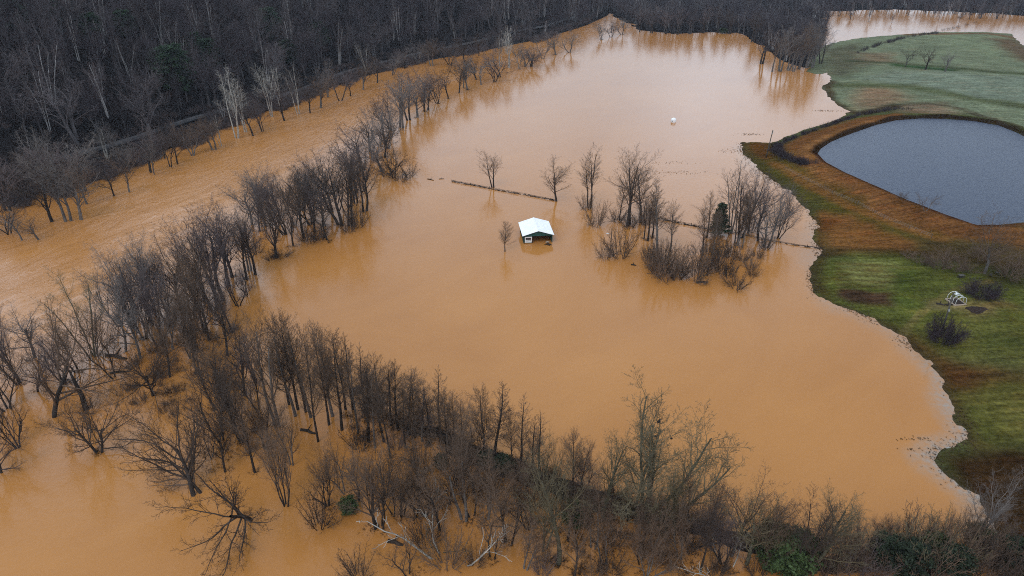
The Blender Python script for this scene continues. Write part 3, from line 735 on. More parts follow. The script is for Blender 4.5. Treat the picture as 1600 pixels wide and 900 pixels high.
for x, y, t, w in ((1084, 436, 380, 36), (1098, 428, 372, 34), (1112, 420, 380, 30), (1126, 426, 386, 34), (1138, 432, 400, 28), (1150, 450, 424, 46), (1172, 420, 396, 34),
                   (1184, 402, 380, 30), (1108, 396, 368, 26), (1142, 404, 372, 30), (1160, 408, 384, 26), (1128, 400, 366, 26), (1176, 432, 414, 26), (1096, 444, 434, 24)):
    isl('brush', x, y, t, w, rnd.choice(('dark', 'brown', 'brown')))

GR = 'bare trees in the flooded row between river and field'
def riv(*a, **k): return plant(*a, row='river', group=GR, **k)
riv('open', 795, 106, 40, 44, 'white', label='white-barked sycamore standing at the far end of the riverside row', anchor='the white sycamore')
riv('open', 782, 104, 52, 34, 'pale'); riv('vase', 812, 108, 62, 40, 'grey')
riv('dome', 870, 86, 44, 56, 'grey', label='spreading bare tree past the white sycamore where the river narrows', anchor='the tree at the river narrows'); riv('vase', 890, 82, 48, 40, 'grey'); riv('low', 830, 104, 72, 40, 'purple'); riv('vase', 848, 92, 54, 34, 'grey')
riv('vase', 940, 62, 32, 34, 'grey'); riv('vase', 955, 58, 30, 36, 'purple'); riv('vase', 972, 54, 26, 34, 'grey')
for x, y, t, w in ((772, 128, 84, 44), (752, 132, 82, 50), (733, 140, 84, 50), (715, 146, 90, 46), (700, 154, 94, 46), (684, 162, 100, 44), (745, 124, 82, 40), (664, 174, 108, 52), (672, 172, 118, 40)):
    riv(rnd.choice(('vase', 'dome', 'dome')), x, y, t, w, rnd.choice(('grey', 'purple', 'purple', 'dark')))
riv('dome', 626, 200, 114, 62, 'grey', label='large fan-shaped bare tree halfway up the riverside row', anchor='the large fan-shaped riverside tree')
for x, y, t, w in ((640, 188, 112, 48), (650, 184, 120, 44), (612, 204, 130, 48), (602, 214, 148, 48), (594, 228, 164, 50), (578, 236, 176, 50), (566, 252, 184, 54), (585, 250, 190, 50), (600, 246, 190, 46)):
    riv(rnd.choice(('vase', 'dome', 'dome')), x, y, t, w, rnd.choice(('grey', 'purple', 'dark', 'purple')))
riv('low', 616, 278, 212, 56, 'dark', label='dark gnarled broken-topped tree on a brushy mound by the field', anchor='the dark gnarled tree')
riv('brush', 640, 276, 252, 34, 'dark'); riv('brush', 604, 276, 256, 34, 'dark'); riv('brush', 626, 282, 262, 44, 'dark')
riv('dome', 533, 352, 222, 92, 'dark', label='large dark bare tree at the bend of the riverside row', anchor='the large dark tree at the bend')
for x, y, t, w, k in ((548, 352, 236, 60, 'dark'), (522, 330, 228, 60, 'purple'), (506, 352, 250, 58, 'grey'), (556, 318, 228, 54, 'purple'), (566, 300, 216, 50, 'purple'), (545, 296, 206, 56, 'dark'),
                      (492, 362, 264, 52, 'purple'), (478, 372, 262, 60, 'dark'), (462, 352, 256, 56, 'grey'), (446, 366, 268, 54, 'purple'), (456, 384, 284, 46, 'dark'), (418, 352, 272, 56, 'grey'), (394, 350, 268, 60, 'grey'),
                      (404, 362, 288, 46, 'purple'), (540, 330, 250, 50, 'purple'), (512, 376, 300, 46, 'dark')):
    riv(rnd.choice(('vase', 'dome', 'dome')), x, y, t, w, k)
riv('dome', 430, 402, 284, 72, 'dark', label='many-limbed bare tree on a drift pile at the near tip of the middle riverside clump', anchor='the drift-pile tree')
for x, y, t, w in ((560, 354, 320, 40), (545, 360, 328, 38), (482, 378, 346, 44), (500, 374, 346, 36), (440, 402, 384, 34), (424, 406, 388, 26), (400, 396, 368, 28)):
    riv('brush', x, y, t, w, 'dark')
riv('dome', 336, 484, 314, 104, 'purple', label='biggest round-crowned bare tree of the near riverside clump', anchor='the biggest round-crowned tree', variant=1)
riv('spread', 346, 470, 322, 70, 'purple'); riv('vase', 372, 478, 408, 58, 'purple'); riv('vase', 388, 462, 400, 40, 'dark'); riv('vase', 318, 470, 336, 60, 'purple')
riv('dome', 284, 498, 366, 76, 'brown'); riv('spread', 300, 502, 372, 56, 'ash', lean=6); riv('vase', 262, 500, 384, 58, 'purple')
riv('dome', 206, 512, 376, 84, 'grey', label='broad bare tree whose dark trunk stands by a pale gap of water', anchor='the broad tree by the pale gap'); riv('spread', 236, 508, 366, 64, 'grey')
riv('vase', 188, 510, 398, 54, 'grey', lean=-6); riv('vase', 250, 540, 410, 60, 'purple'); riv('vase', 268, 546, 430, 50, 'grey'); riv('vase', 226, 530, 404, 52, 'purple')
riv('open', 144, 557, 428, 108, 'olive', lean=-3, label='tall mossy-trunked bare tree with flat-topped crown, nearest the open river', anchor='the mossy-trunked tree')
riv('vase', 152, 556, 462, 60, 'ash', lean=8)

for x, y, t, w, k in ((352, 420, 300, 60, 'purple'), (400, 430, 330, 50, 'purple'), (362, 446, 340, 60, 'purple'), (384, 436, 330, 54, 'dark'), (244, 478, 372, 56, 'grey'), (216, 492, 388, 50, 'purple'), (196, 548, 432, 54, 'grey'), (330, 530, 410, 60, 'dark'), (360, 520, 410, 60, 'purple'), (310, 584, 470, 56, 'dark'), (120, 580, 480, 54, 'brown'), (50, 560, 470, 66, 'grey'), (570, 330, 240, 50, 'dark'), (600, 268, 190, 48, 'grey'), (440, 340, 258, 52, 'purple'), (470, 330, 250, 50, 'purple')):
    riv(rnd.choice(('dome', 'dome', 'spread')), x, y, t, w, k)
for x, y, t, w, k in ((366, 432, 310, 62, 'purple'), (390, 424, 322, 56, 'grey'), (322, 520, 390, 64, 'brown'), (352, 556, 430, 62, 'dark'), (300, 560, 440, 60, 'brown'), (262, 590, 470, 58, 'brown'), (216, 560, 440, 60, 'grey'),
                      (180, 590, 480, 60, 'brown'), (340, 640, 520, 60, 'brown'), (560, 300, 204, 54, 'purple'), (606, 232, 150, 48, 'grey'), (660, 160, 100, 48, 'purple'), (726, 138, 84, 46, 'grey'), (780, 120, 72, 44, 'purple'), (820, 104, 62, 42, 'grey'), (486, 350, 250, 60, 'dark'), (410, 340, 258, 58, 'grey')):
    riv(rnd.choice(('dome', 'dome', 'vase')), x, y, t, w, k)
GC = 'bare trees in the flooded woods at the lower corner'
def cor(*a, **k): return plant(*a, row='corner', group=GC, **k)
cor('low', 238, 616, 498, 104, 'dark', label='dark wide-limbed tree rising straight out of open brown water, low crown', anchor='the dark wide-limbed tree', variant=1)
cor('low', 76, 654, 500, 120, 'brown', lean=-8, label='large many-limbed tree near the pale river bend, drift at its foot', anchor='the large many-limbed tree')
cor('vase', 30, 600, 470, 80, 'purple', lean=-10); cor('vase', 100, 600, 510, 70, 'purple', lean=-6); cor('vase', 12, 640, 540, 70, 'brown', lean=-12); cor('low', 55, 612, 528, 80, 'purple')
cor('low', 156, 706, 600, 112, 'dark', label='lone low tree with limbs fanned over open water, roots drowned', anchor='the lone fanned tree', variant=2)
cor('vase', 28, 700, 608, 46, 'dark', lean=-14); cor('low', 0, 738, 650, 90, 'purple')
cor('low', 296, 778, 622, 140, 'dark', lean=-14, label='big leaning tree sweeping its twiggy limbs low over the water', anchor='the big leaning tree', variant=0)
cor('low', 318, 772, 655, 90, 'brown', lean=-6); cor('vase', 330, 716, 630, 44, 'ash'); cor('vase', 345, 690, 560, 66, 'dark')
cor('low', 396, 806, 682, 124, 'dark', label='many-limbed low tree mirrored in clear brown water, close to the picture edge', anchor='the mirrored low tree', variant=3)
cor('spread', 368, 672, 530, 72, 'dark', label='dense dark tree thick with vines in the middle of the flooded woods', anchor='the dense dark tree'); cor('vase', 378, 690, 566, 64, 'dark'); cor('vase', 352, 640, 540, 60, 'brown')
cor('spread', 432, 666, 492, 74, 'ash', label='tall thick-trunked bare tree heading the near row', anchor='the thick-trunked tree'); cor('vase', 405, 640, 520, 60, 'purple'); cor('vase', 415, 700, 585, 56, 'brown')
cor('vase', 447, 790, 660, 44, 'brown'); cor('vase', 456, 726, 620, 46, 'ash'); cor('brush', 500, 822, 770, 50, 'dark')
cor('dome', 582, 828, 700, 84, 'brown', lean=-10, label='twin-trunked tree leaning hard over open brown water', anchor='the twin-trunked leaning tree'); cor('vase', 596, 824, 710, 60, 'dark')
cor('vase', 614, 806, 716, 60, 'brown', lean=-8); cor('vase', 628, 806, 706, 52, 'brown', lean=6); cor('vase', 512, 790, 700, 60, 'brown'); cor('vase', 540, 770, 680, 54, 'ash')
cor('dome', 726, 812, 648, 96, 'ash', label='tall forked grey tree in the middle of the near woods', anchor='the tall forked tree'); cor('vase', 738, 808, 690, 70, 'brown'); cor('dome', 700, 790, 668, 60, 'brown')
cor('fallen', 706, 876, 800, 170, 'white', label='fallen tree with bare pale limbs arching low over the water', anchor='the fallen pale tree', variant=0)
cor('fallen', 664, 858, 812, 90, 'olive', variant=1)
cor('brush', 664, 850, 800, 60, 'dark'); cor('brush', 700, 884, 820, 70, 'brown'); cor('brush', 560, 905, 866, 60, 'dark'); cor('vase', 665, 806, 712, 56, 'brown')
cor('spread', 868, 878, 690, 84, 'olive', label='grey-green lichened tree with drooping limbs and a dark drowned base', anchor='the lichened tree'); cor('vase', 850, 858, 720, 70, 'olive')
cor('vase', 770, 870, 760, 70, 'brown'); cor('vase', 640, 900, 830, 60, 'brown')

for x, y, t, w, k in ((380, 620, 500, 64, 'dark'), (400, 600, 490, 56, 'purple'), (395, 740, 610, 60, 'brown'), 
                      (350, 740, 620, 60, 'dark'), (560, 780, 690, 56, 'brown'), (660, 770, 660, 60, 'ash'), (690, 830, 720, 60, 'brown'), (760, 810, 690, 64, 'ash'), (800, 850, 730, 64, 'brown'), (650, 806, 690, 66, 'brown'), (760, 796, 690, 60, 'ash'), (786, 846, 720, 70, 'brown'), (826, 826, 704, 60, 'brown'), (604, 776, 690, 56, 'ash'), (884, 846, 736, 56, 'brown'), (1000, 862, 756, 70, 'brown'), (1062, 872, 764, 60, 'ash'), (740, 770, 670, 50, 'brown'), (820, 890, 780, 60, 'ash'), (900, 900, 790, 54, 'brown'), (1010, 905, 800, 56, 'ash')):
    cor(rnd.choice(('vase', 'dome', 'dome')), x, y, t, w, k)
GN = 'slender bare trees in the near row along the levee'
def near(*a, **k): return plant(*a, row='near', group=GN, **k)
near('upright', 497, 690, 506, 42, 'brown', label='tall slender tree with a double black trunk standing in open water', anchor='the double-trunked slender tree')
row = [(466, 640, 484, 52), (452, 632, 490, 46), (478, 644, 500, 40), (486, 652, 512, 36), (462, 650, 520, 34), (514, 664, 504, 44), (520, 650, 518, 40), (540, 640, 515, 46), (534, 672, 528, 36), (552, 640, 524, 44),
       (516, 640, 510, 34), (560, 676, 545, 40), (586, 700, 568, 36), (576, 690, 562, 36), (600, 690, 556, 44), (612, 664, 562, 44), (622, 672, 566, 46), (640, 676, 575, 50), (594, 660, 556, 40), (634, 700, 590, 34),
       (648, 684, 584, 44), (610, 716, 580, 34), (571, 650, 540, 40), (660, 690, 598, 40)]
for i, (x, y, t, w) in enumerate(row): near('upright', x, y, t, w, rnd.choice(('brown', 'dark', 'brown', 'ash')))
near('upright', 688, 690, 576, 46, 'brown', label='pointed bare tree standing clear of the row on the levee', anchor='the pointed tree on the levee')
near('upright', 712, 700, 612, 40, 'brown'); near('upright', 722, 712, 618, 38, 'brown'); near('upright', 700, 704, 606, 36, 'ash'); near('upright', 672, 694, 612, 34, 'purple')
near('upright', 757, 716, 602, 44, 'brown'); near('upright', 771, 722, 598, 52, 'brown', label='oval-crowned tree, taller of the matching pair on the levee', anchor='the oval-crowned pair'); near('vase', 742, 722, 640, 40, 'brown')
near('upright', 813, 734, 616, 34, 'brown', label='narrow spire-like bare tree past the oval-crowned pair', anchor='the narrow spire-like tree'); near('upright', 800, 738, 640, 30, 'brown'); near('upright', 830, 742, 650, 32, 'brown'); near('upright', 843, 748, 646, 38, 'brown')
near('vase', 858, 756, 668, 34, 'olive'); near('upright', 893, 776, 676, 42, 'brown'); near('upright', 904, 778, 690, 34, 'brown'); near('vase', 915, 780, 706, 46, 'purple')
near('sheaf', 998, 812, 640, 186, 'olive', lean=1, variant=1, label='largest spreading tree in the foreground, greenish twigs and black birds in it', anchor='the largest spreading tree')
BIGTREE = PLANTS[-1]
near('spread', 940, 812, 676, 70, 'olive'); near('vase', 1040, 836, 730, 90, 'olive', lean=8)
near('vase', 926, 858, 732, 60, 'ash'); near('vase', 944, 878, 742, 54, 'ash'); near('vase', 1002, 880, 770, 70, 'brown')
near('upright', 1054, 840, 728, 44, 'olive'); near('upright', 1071, 846, 742, 36, 'brown'); near('upright', 1094, 895, 752, 40, 'dark', lean=3, label='straight black-trunked tree leaning slightly, rising in front of the levee brush', anchor='the straight black-trunked tree')
near('vase', 1112, 850, 760, 60, 'purple'); near('dome', 1140, 872, 752, 86, 'ash', label='round-headed bare tree with a pale lower trunk by the green shrubs', anchor='the round-headed tree'); near('dome', 1168, 886, 776, 84, 'olive', lean=6); near('vase', 1128, 880, 790, 60, 'purple')
near('fallen', 1136, 892, 826, 110, 'white', label='leafless fallen snag with white limbs beside the green shrubs', anchor='the white snag', variant=1)
near('vase', 1192, 870, 770, 60, 'ash', lean=8)
near('open', 1250, 905, 748, 64, 'dark', label='dark forked tree rising above the green shrubs', anchor='the dark forked tree', variant=1)
near('spread', 1262, 892, 766, 96, 'olive', lean=18); near('vase', 1215, 890, 812, 50, 'brown')
near('vase', 1524, 842, 748, 90, 'grey', label='pale leaning bare tree at the muddy waterline, ivy at its foot', anchor='the pale waterline tree', lean=6)
near('vase', 1505, 850, 775, 50, 'brown'); near('vase', 1450, 860, 796, 44, 'brown'); near('vase', 1385, 858, 806, 40, 'brown'); near('vase', 1420, 856, 800, 40, 'brown'); near('vase', 1345, 872, 806, 46, 'brown'); near('vase', 1310, 884, 822, 40, 'brown')
near('vase', 1478, 852, 792, 40, 'brown')
GS = 'shrubs along the near levee'
def shr(*a, **k): return plant(*a, row='shrub', group=GS, **k)
shr('leafy', 1204, 872, 826, 62, 'green', label='bright green leafy shrub beside the white fallen snag', anchor='the bright green shrub'); shr('leafy', 1244, 884, 836, 60, 'green', label='dark green leafy shrub at the foot of the dark forked tree'); shr('leafy', 1224, 896, 850, 70, 'green')
shr('leafy', 1410, 896, 852, 66, 'needle'); shr('leafy', 1378, 880, 842, 56, 'needle'); shr('leafy', 1450, 872, 838, 44, 'green'); shr('leafy', 900, 816, 790, 46, 'green'); shr('leafy', 1526, 848, 826, 40, 'green')
shr('leafy', 546, 800, 780, 30, 'green'); shr('leafy', 690, 730, 712, 24, 'needle'); shr('leafy', 760, 726, 708, 30, 'needle'); shr('leafy', 788, 734, 716, 36, 'needle')
shr('leafy', 1480, 900, 858, 60, 'needle'); shr('leafy', 1580, 890, 850, 60, 'needle')
lv = [(1320, 885), (1350, 880), (1335, 900), (1365, 895), (1395, 872), (1430, 880), (1440, 902), (1470, 876), (1490, 886), (1520, 872), (1545, 880), (1570, 872), (1590, 880), (1540, 902), (1510, 898), (1300, 896), (1280, 902), (1598, 902), (1560, 896), (1420, 866), (1462, 862),
      (820, 742), (846, 752), (870, 764), (930, 786), (960, 796), (980, 806), (1010, 812), (1040, 822), (664, 674), (640, 664), (720, 702), (745, 716), (600, 650), (575, 640), (1080, 860), (960, 850),
      (840, 790), (760, 776), (1040, 880), (930, 900), (720, 760), (660, 730), (620, 700), (560, 700), (690, 790), (850, 895), (955, 895), (1020, 870), (1120, 900), (1180, 900), (745, 880), (1095, 830)]
for i, (x, y) in enumerate(lv):
    big = x > 1260; shr('brush', x+rnd.uniform(-4, 4), y, y-rnd.uniform(34, 62)*(1.15 if big else .8), rnd.uniform(44, 74)*(1.1 if big else .8), rnd.choice(('purple', 'brown', 'dark', 'olive' if big else 'dark', 'brown')))

GF = 'bare trees along the far riverbank'
def farb(*a, **k): return plant(*a, row='far', group=GF, **k)
farb('open', 370, 216, 104, 52, 'white', label='tall white-barked sycamore on the far riverbank', anchor='the tall white sycamore', z=0); farb('open', 384, 206, 122, 40, 'pale', z=0)
farb('open', 426, 182, 96, 46, 'white', z=0); farb('open', 466, 178, 98, 42, 'pale', z=0); farb('open', 440, 172, 104, 40, 'pale', z=0); farb('open', 345, 228, 176, 34, 'pale', z=0)
farb('spread', 166, 246, 186, 84, 'pale', label='wide pale-limbed tree beside the road on the far bank', anchor='the wide pale-limbed tree', z=1.5)
farb('open', 512, 152, 92, 40, 'grey', z=0); farb('open', 574, 116, 62, 34, 'pale', z=0); farb('vase', 655, 100, 62, 34, 'grey', z=0)
for x, y, t, w in ((16, 368, 320, 60), (32, 372, 330, 50), (60, 372, 338, 50), (80, 342, 262, 64), (104, 338, 256, 60), (122, 336, 268, 56), (140, 320, 262, 50), (172, 308, 262, 52), (200, 296, 246, 48), (234, 272, 202, 56), (242, 268, 216, 40), (268, 256, 206, 44), (284, 252, 210, 44),
                   (302, 244, 204, 40), (332, 234, 190, 44), (396, 208, 150, 40), (410, 202, 158, 36), (446, 190, 132, 40), (482, 172, 126, 40), (500, 164, 120, 40), (530, 152, 108, 40), (546, 146, 112, 36), (566, 136, 100, 40), (590, 124, 92, 40), (612, 114, 86, 40), (636, 108, 82, 40), (676, 100, 70, 40), (700, 96, 66, 40), (724, 92, 62, 36), (748, 86, 58, 40), (776, 78, 52, 36), (-10, 360, 300, 70), (40, 320, 252, 70), (8, 330, 266, 70), (70, 310, 246, 60), (130, 296, 240, 60), (110, 300, 236, 60), (205, 268, 220, 44), (260, 246, 206, 40)):
    farb(rnd.choice(('dome', 'dome', 'vase')), x+rnd.uniform(-4, 4), y+rnd.uniform(-3, 7), y-(y-t)*1.3, w*1.15, rnd.choice(('purple', 'dark', 'grey', 'ash')), z=0)
for x, y, t in ((1205, 112, 48), (1218, 112, 40), (1232, 110, 36), (1246, 108, 32), (1258, 106, 30), (1270, 106, 36), (1282, 100, 44), (1190, 100, 46), (1240, 112, 60)):
    plant('spread', x, y, t, 40, rnd.choice(('purple', 'grey', 'ash')), row='bend', group='trees in the clump at the far corner of the flooded field', z=0, label='dusky bare tree in the dense clump at the far corner of the flooded field')
for x, y, t in ((1000, 50, 10), (1018, 52, 14), (1040, 53, 8), (1058, 54, 12), (1078, 53, 10), (1098, 52, 6), (1120, 52, 8), (1140, 53, 10), (1160, 54, 12), (1176, 66, 14)):
    plant('spread', x, y, t, 36, rnd.choice(('purple', 'forest', 'dark')), row='back', group='trees along the far edge of the flooded field', z=0, label='dusky bare tree in the wood edge along the far side of the flooded field')
plant('leafy', 1130, 52, 44, 14, 'green', label='small dark green shrub at the far edge of the flooded field', group=None, row=None, z=0)
GT = 'three bare trees on the green rise'
plant('dome', 1416, 105, 68, 26, 'dark', label='smaller, darkest of the three bare trees on the green rise', group=GT)
plant('dome', 1448, 109, 68, 30, 'dark', label='middle bare tree of the three on the green rise', group=GT)
plant('dome', 1475, 112, 76, 26, 'grey', label='thinnest and palest of the three bare trees on the green rise', group=GT)
plant('dome', 1543, 428, 336, 74, 'ash', label='pale bare tree on the lawn with odds and ends at its foot', anchor='the pale lawn tree')
plant('low', 1408, 312, 298, 18, 'brown', label='tiny bare tree on the pond bank', z=2.7)
plant('vase', 1446, 330, 302, 34, 'ash', label='small bushy bare tree on the pond bank, close to its water', z=2.7)
plant('thicket', 1473, 533, 494, 50, 'bramble', label='dark round bush at the foot of the light pole', anchor='the light pole')
plant('thicket', 1536, 462, 442, 54, 'bramble', label='low dark bush on the lawn behind the hoop frame')
for x, y, t, w in ((1440, 412, 396, 50), (1465, 418, 398, 50), (1490, 422, 402, 46), (1512, 424, 406, 44), (1575, 432, 404, 56), (1595, 424, 398, 50), (1420, 402, 390, 40), (1530, 404, 384, 50), (1480, 404, 388, 50)):
    plant('brush', x, y, t, w, 'brown', row='lawn', group='scrub between lawn and pond bank')
plant('brush', 1259, 534, 526, 10, 'brown', label='twig tuft showing above the flood', row=None) if False else None

# the wooded hillside: the nearest trees one by one, the rest as one wood
LIMIT = 300
def count_trees(): return sum(1 for r in PLANTS if r['kind'] in ('upright', 'vase', 'dome', 'sheaf', 'spread', 'open', 'low'))
rs = np.random.RandomState(5)
def scatter(poly, step, inset, keep=None):
    x0, y0 = poly.min(0); x1, y1 = poly.max(0)
    x0 = max(x0, -900); x1 = min(x1, 1000); y1 = min(y1, 1500)
    X, Y = np.meshgrid(np.arange(x0, x1, step), np.arange(y0, y1, step)); X = X.ravel()+rs.uniform(-.48, .48, X.size)*step; Y = Y.ravel()+rs.uniform(-.48, .48, Y.size)*step
    s = poly_sd(X, Y, poly); k = s > inset
    X, Y, s = X[k], Y[k], s[k]; Z = terrain(X, Y)
    px, py = proj(X, Y, Z); _, pt = proj(X, Y, Z+18)
    k = (px > -60) & (px < 1660) & (pt < 900) & (py > -70)
    return X[k], Y[k], Z[k], s[k], px[k], py[k]
hx, hy, hz, hs, hpx, hpy = scatter(HILL, 7.4, 3.0)
rd = line_dist(hx, hy, ROADLINE); k = (rd > 3.5) & (hs < 235) & (np.hypot(hx, hy) < 900)
hx, hy, hz, hs = hx[k], hy[k], hz[k], hs[k]
order = np.argsort(np.hypot(hx, hy))
GH = 'bare trees on the wooded hillside'
nh = 8
wood = []
for j, i in enumerate(order):
    h = rs.uniform(13, 26) if hs[i] > 8 else rs.uniform(7, 13)
    if j < nh:
        white = rs.rand() < .10
        r = plant_at('open' if white else rnd.choice(('spread', 'vase', 'upright', 'spread')), hx[i], hy[i], hz[i]-.1, h*(1.1 if white else 1), None, 'pale' if white else rnd.choice(('forest', 'forest', 'purple', 'grey')), lod=1)
        r.update(label='white-barked bare tree among the dark trees of the wooded hillside' if white else 'grey bare tree in the dense wood on the dark hillside', group='white-barked trees on the wooded hillside' if white else GH, row='fixed')
    else: wood.append((hx[i], hy[i], hz[i]-.1, h))
for (px, py, ty, w, lab) in ((280, 148, 70, 80, 'round green pine on the hillside, nearer of the two big ones'), (424, 66, 12, 70, 'dark green pine higher on the wooded hillside'), (150, 70, 20, 70, 'blackish green pine near the top of the hillside'), (200, 60, 15, 60, 'black-green pine among the bare hilltop trees, slimmer'), (330, 110, 60, 60, 'olive green pine on the hillside just uphill of the roadside sycamores'), (500, 78, 34, 50, 'dusky green pine on the far part of the hillside'), (30, 50, 0, 70, 'large blackish pine at the top corner of the hillside'), (252, 118, 76, 50, 'small green pine hugging the nearer round green pine'), (310, 92, 50, 56, 'green pine just above the nearer round green pine'), (90, 36, 0, 60, 'dark pine at the top edge of the hillside'), (452, 100, 62, 46, 'green pine below the dark green pine on the hillside')):
    p = hit(px, py); gz = p.z; h = min(24, max(10, height_for(p.x, p.y, gz, ty)))
    r = plant_at('pine', p.x, p.y, gz, h, w*depth_at(p.x, p.y, gz)/FOC, 'pine'); r.update(label=lab, group='pines on the wooded hillside', row='fixed')
fx, fy, fz, fs, fpx, fpy = scatter(WOODLAND, 7.5, 1.0)
fd = np.hypot(fx, fy)
for i in range(len(fx)):
    open_ = fpx[i] > 1290
    p = np.clip((1.0 if fd[i] < 640 else .55) * (.32 if open_ else 1), 0, 1)
    if open_ and fs[i] < 45: p = .85
    elif open_ and vnoise(fx[i:i+1], fy[i:i+1], 60, 8)[0] < .42: p *= .25
    if fd[i] < 1150 and rs.rand() < p: wood.append((fx[i], fy[i], fz[i]-.1, rs.uniform(11, 19)))
# drowned trees in front of the far wood
for k in range(130):
    px, py = rs.uniform(1300, 1600), rs.uniform(17, 24)+max(0, px-1440)*.1*rs.rand(); p = at(px, py, 0)
    if rs.rand() < .3+.7*(px > 1440): wood.append((p.x, p.y, -.1, rs.uniform(8, 15)))
pale_from = [10**6]
def scattered(name, label, cat, pts, sources, mat):
    """one object: many plants set out on points, each a repeat of a plant that stands in the scene"""
    n = len(pts); me = bpy.data.meshes.new(name); me.vertices.add(n)
    A = np.array(pts, np.float32)                       # x y z width-scale height-scale index
    me.vertices.foreach_set('co', np.ascontiguousarray(A[:, :3]).ravel())
    a = me.attributes.new('scl', 'FLOAT_VECTOR', 'POINT'); a.data.foreach_set('vector', np.ascontiguousarray(A[:, [3, 3, 4]]).ravel())
    a = me.attributes.new('rot', 'FLOAT_VECTOR', 'POINT'); R = np.zeros((n, 3), np.float32); R[:, 2] = rs.uniform(0, 6.28, n); R[:, :2] = rs.normal(0, .06, (n, 2)); a.data.foreach_set('vector', R.ravel())
    a = me.attributes.new('idx', 'INT', 'POINT'); a.data.foreach_set('value', A[:, 5].astype(np.int32))
    o = link(name, me, mat)
    g = bpy.data.node_groups.new(name, 'GeometryNodeTree'); g.interface.new_socket('Geometry', in_out='INPUT', socket_type='NodeSocketGeometry'); g.interface.new_socket('Geometry', in_out='OUTPUT', socket_type='NodeSocketGeometry')
    N, L = g.nodes, g.links
    gi = N.new('NodeGroupInput'); go = N.new('NodeGroupOutput'); ip = N.new('GeometryNodeInstanceOnPoints'); jn = N.new('GeometryNodeJoinGeometry')
    for si, objs in reversed(list(enumerate(sources))):
        j2 = N.new('GeometryNodeJoinGeometry')
        for q in objs:
            oi = N.new('GeometryNodeObjectInfo'); oi.transform_space = 'ORIGINAL'; oi.inputs['Object'].default_value = q
            sm = N.new('GeometryNodeSetMaterial'); sm.inputs['Material'].default_value = (M['bark_birch'] if si >= pale_from[0] else M['bark_forest']) if q.name.startswith('trunk') else (M['twig_purple'] if si >= pale_from[0] else mat)
            L.new(oi.outputs['Geometry'], sm.inputs[0]); L.new(sm.outputs[0], j2.inputs[0])
        gt = N.new('GeometryNodeGeometryToInstance'); L.new(j2.outputs[0], gt.inputs[0]); L.new(gt.outputs[0], jn.inputs[0])
    def attr(nm, ty):
        na = N.new('GeometryNodeInputNamedAttribute'); na.data_type = ty; na.inputs['Name'].default_value = nm; return na.outputs['Attribute']
    L.new(gi.outputs[0], ip.inputs['Points']); L.new(jn.outputs[0], ip.inputs['Instance']); ip.inputs['Pick Instance'].default_value = True
    L.new(attr('idx', 'INT'), ip.inputs['Instance Index']); L.new(attr('rot', 'FLOAT_VECTOR'), ip.inputs['Rotation']); L.new(attr('scl', 'FLOAT_VECTOR'), ip.inputs['Scale'])
    L.new(ip.outputs[0], go.inputs[0])
    md = o.modifiers.new('scatter', 'NODES'); md.node_group = g
    tag(o, label, cat, kind='stuff')
    return o
def pick(kinds, lods, most):
    seen, out, hs_ = set(), [], []
    for r in PLANTS:
        d = r['d']
        if r['kind'] in kinds and id(d) not in seen and d['crown'] and len(d['crown'].polygons) < most:
            seen.add(id(d)); out.append([c for c in r['o'].children]); hs_.append((d['H'], d['W']))
    return out, hs_
def wood_object():
    src, hw = pick(('spread', 'dome', 'upright'), (1,), 30000)
    op, oh = pick(('open',), (1,), 30000)
    pts = []; n0 = len(src); src += op; hw += oh
    for (x, y, z, h) in wood:
        i = rs.randint(n0) if rs.rand() > .14 else n0+rs.randint(len(op)); s = h/hw[i][0]; pts.append((x, y, z, s*rs.uniform(1.15, 1.7)*(1 if i < n0 else .8), s, i))
    pale_from[0] = n0
    scattered('distant_wood', 'dense grey purple bare woodland covering the hillside and the far bank', 'woodland', pts, src, M['twig_forest'])
    print('wood trees', len(wood), 'sources', len(src), 'individual trees', count_trees(), 'hill individuals', nh)
wood_object(); pale_from[0] = 10**6

# brush that nobody could count: leaf litter scrub below the wood, drift and twigs along the levee
def brush_stuff(name, label, cat, pts, mat):
    src, hw = pick(('brush',), (1,), 90000); P = []
    for (x, y, z, h, w) in pts:
        i = rs.randint(len(src)); P.append((x, y, z, w/hw[i][1], h/hw[i][0], i))
    scattered(name, label, cat, P, src, mat)
pts = []
P_ = np.array([at(x, y)[:2] for x, y in [(520, 640), (600, 640), (700, 690), (800, 735), (900, 775), (1000, 805), (1150, 850), (1150, 900), (860, 900), (800, 800), (700, 790), (560, 720)]])
for _ in range(4200):
    x = rs.uniform(P_[:, 0].min(), P_[:, 0].max()); y = rs.uniform(P_[:, 1].min(), P_[:, 1].max())
    s = poly_sd(np.array([x]), np.array([y]), P_)[0]; d = line_dist(np.array([x]), np.array([y]), LEVEE)[0]
    dens = (.95 if d < 2.5 else .42) * (1 if vnoise(np.array([x]), np.array([y]), 6, 41)[0] > .45 else .25)
    if (s > 0 or d < 2.5) and rs.rand() < dens: pts.append((x, y, -.15, rs.uniform(.35, 1.7 if d < 3 else .8), rs.uniform(.6, 2.0)))
brush_stuff('levee_brush', 'tangle of low dark brush and drift along the drowned levee', 'brush', pts, M['debris'])
pts = []
for i in range(0, len(hx)):
    if hs[i] < 40 and rs.rand() < .9: pts.append((hx[i]+rs.uniform(-3, 3), hy[i]+rs.uniform(-3, 3), hz[i]-.1, rs.uniform(1.5, 4), rs.uniform(3, 6)))
dr = []
for r in PLANTS:
    if r.get('row') in ('river', 'corner', 'island') and r['kind'] in ('vase', 'dome', 'low', 'spread', 'upright') and rs.rand() < .7:
        for _ in range(rs.randint(1, 4)):
            dr.append((r['x']+rs.normal(0, .7), r['y']+rs.normal(-.2, .7), -.12, rs.uniform(.25, .8), rs.uniform(.7, 2.4)))
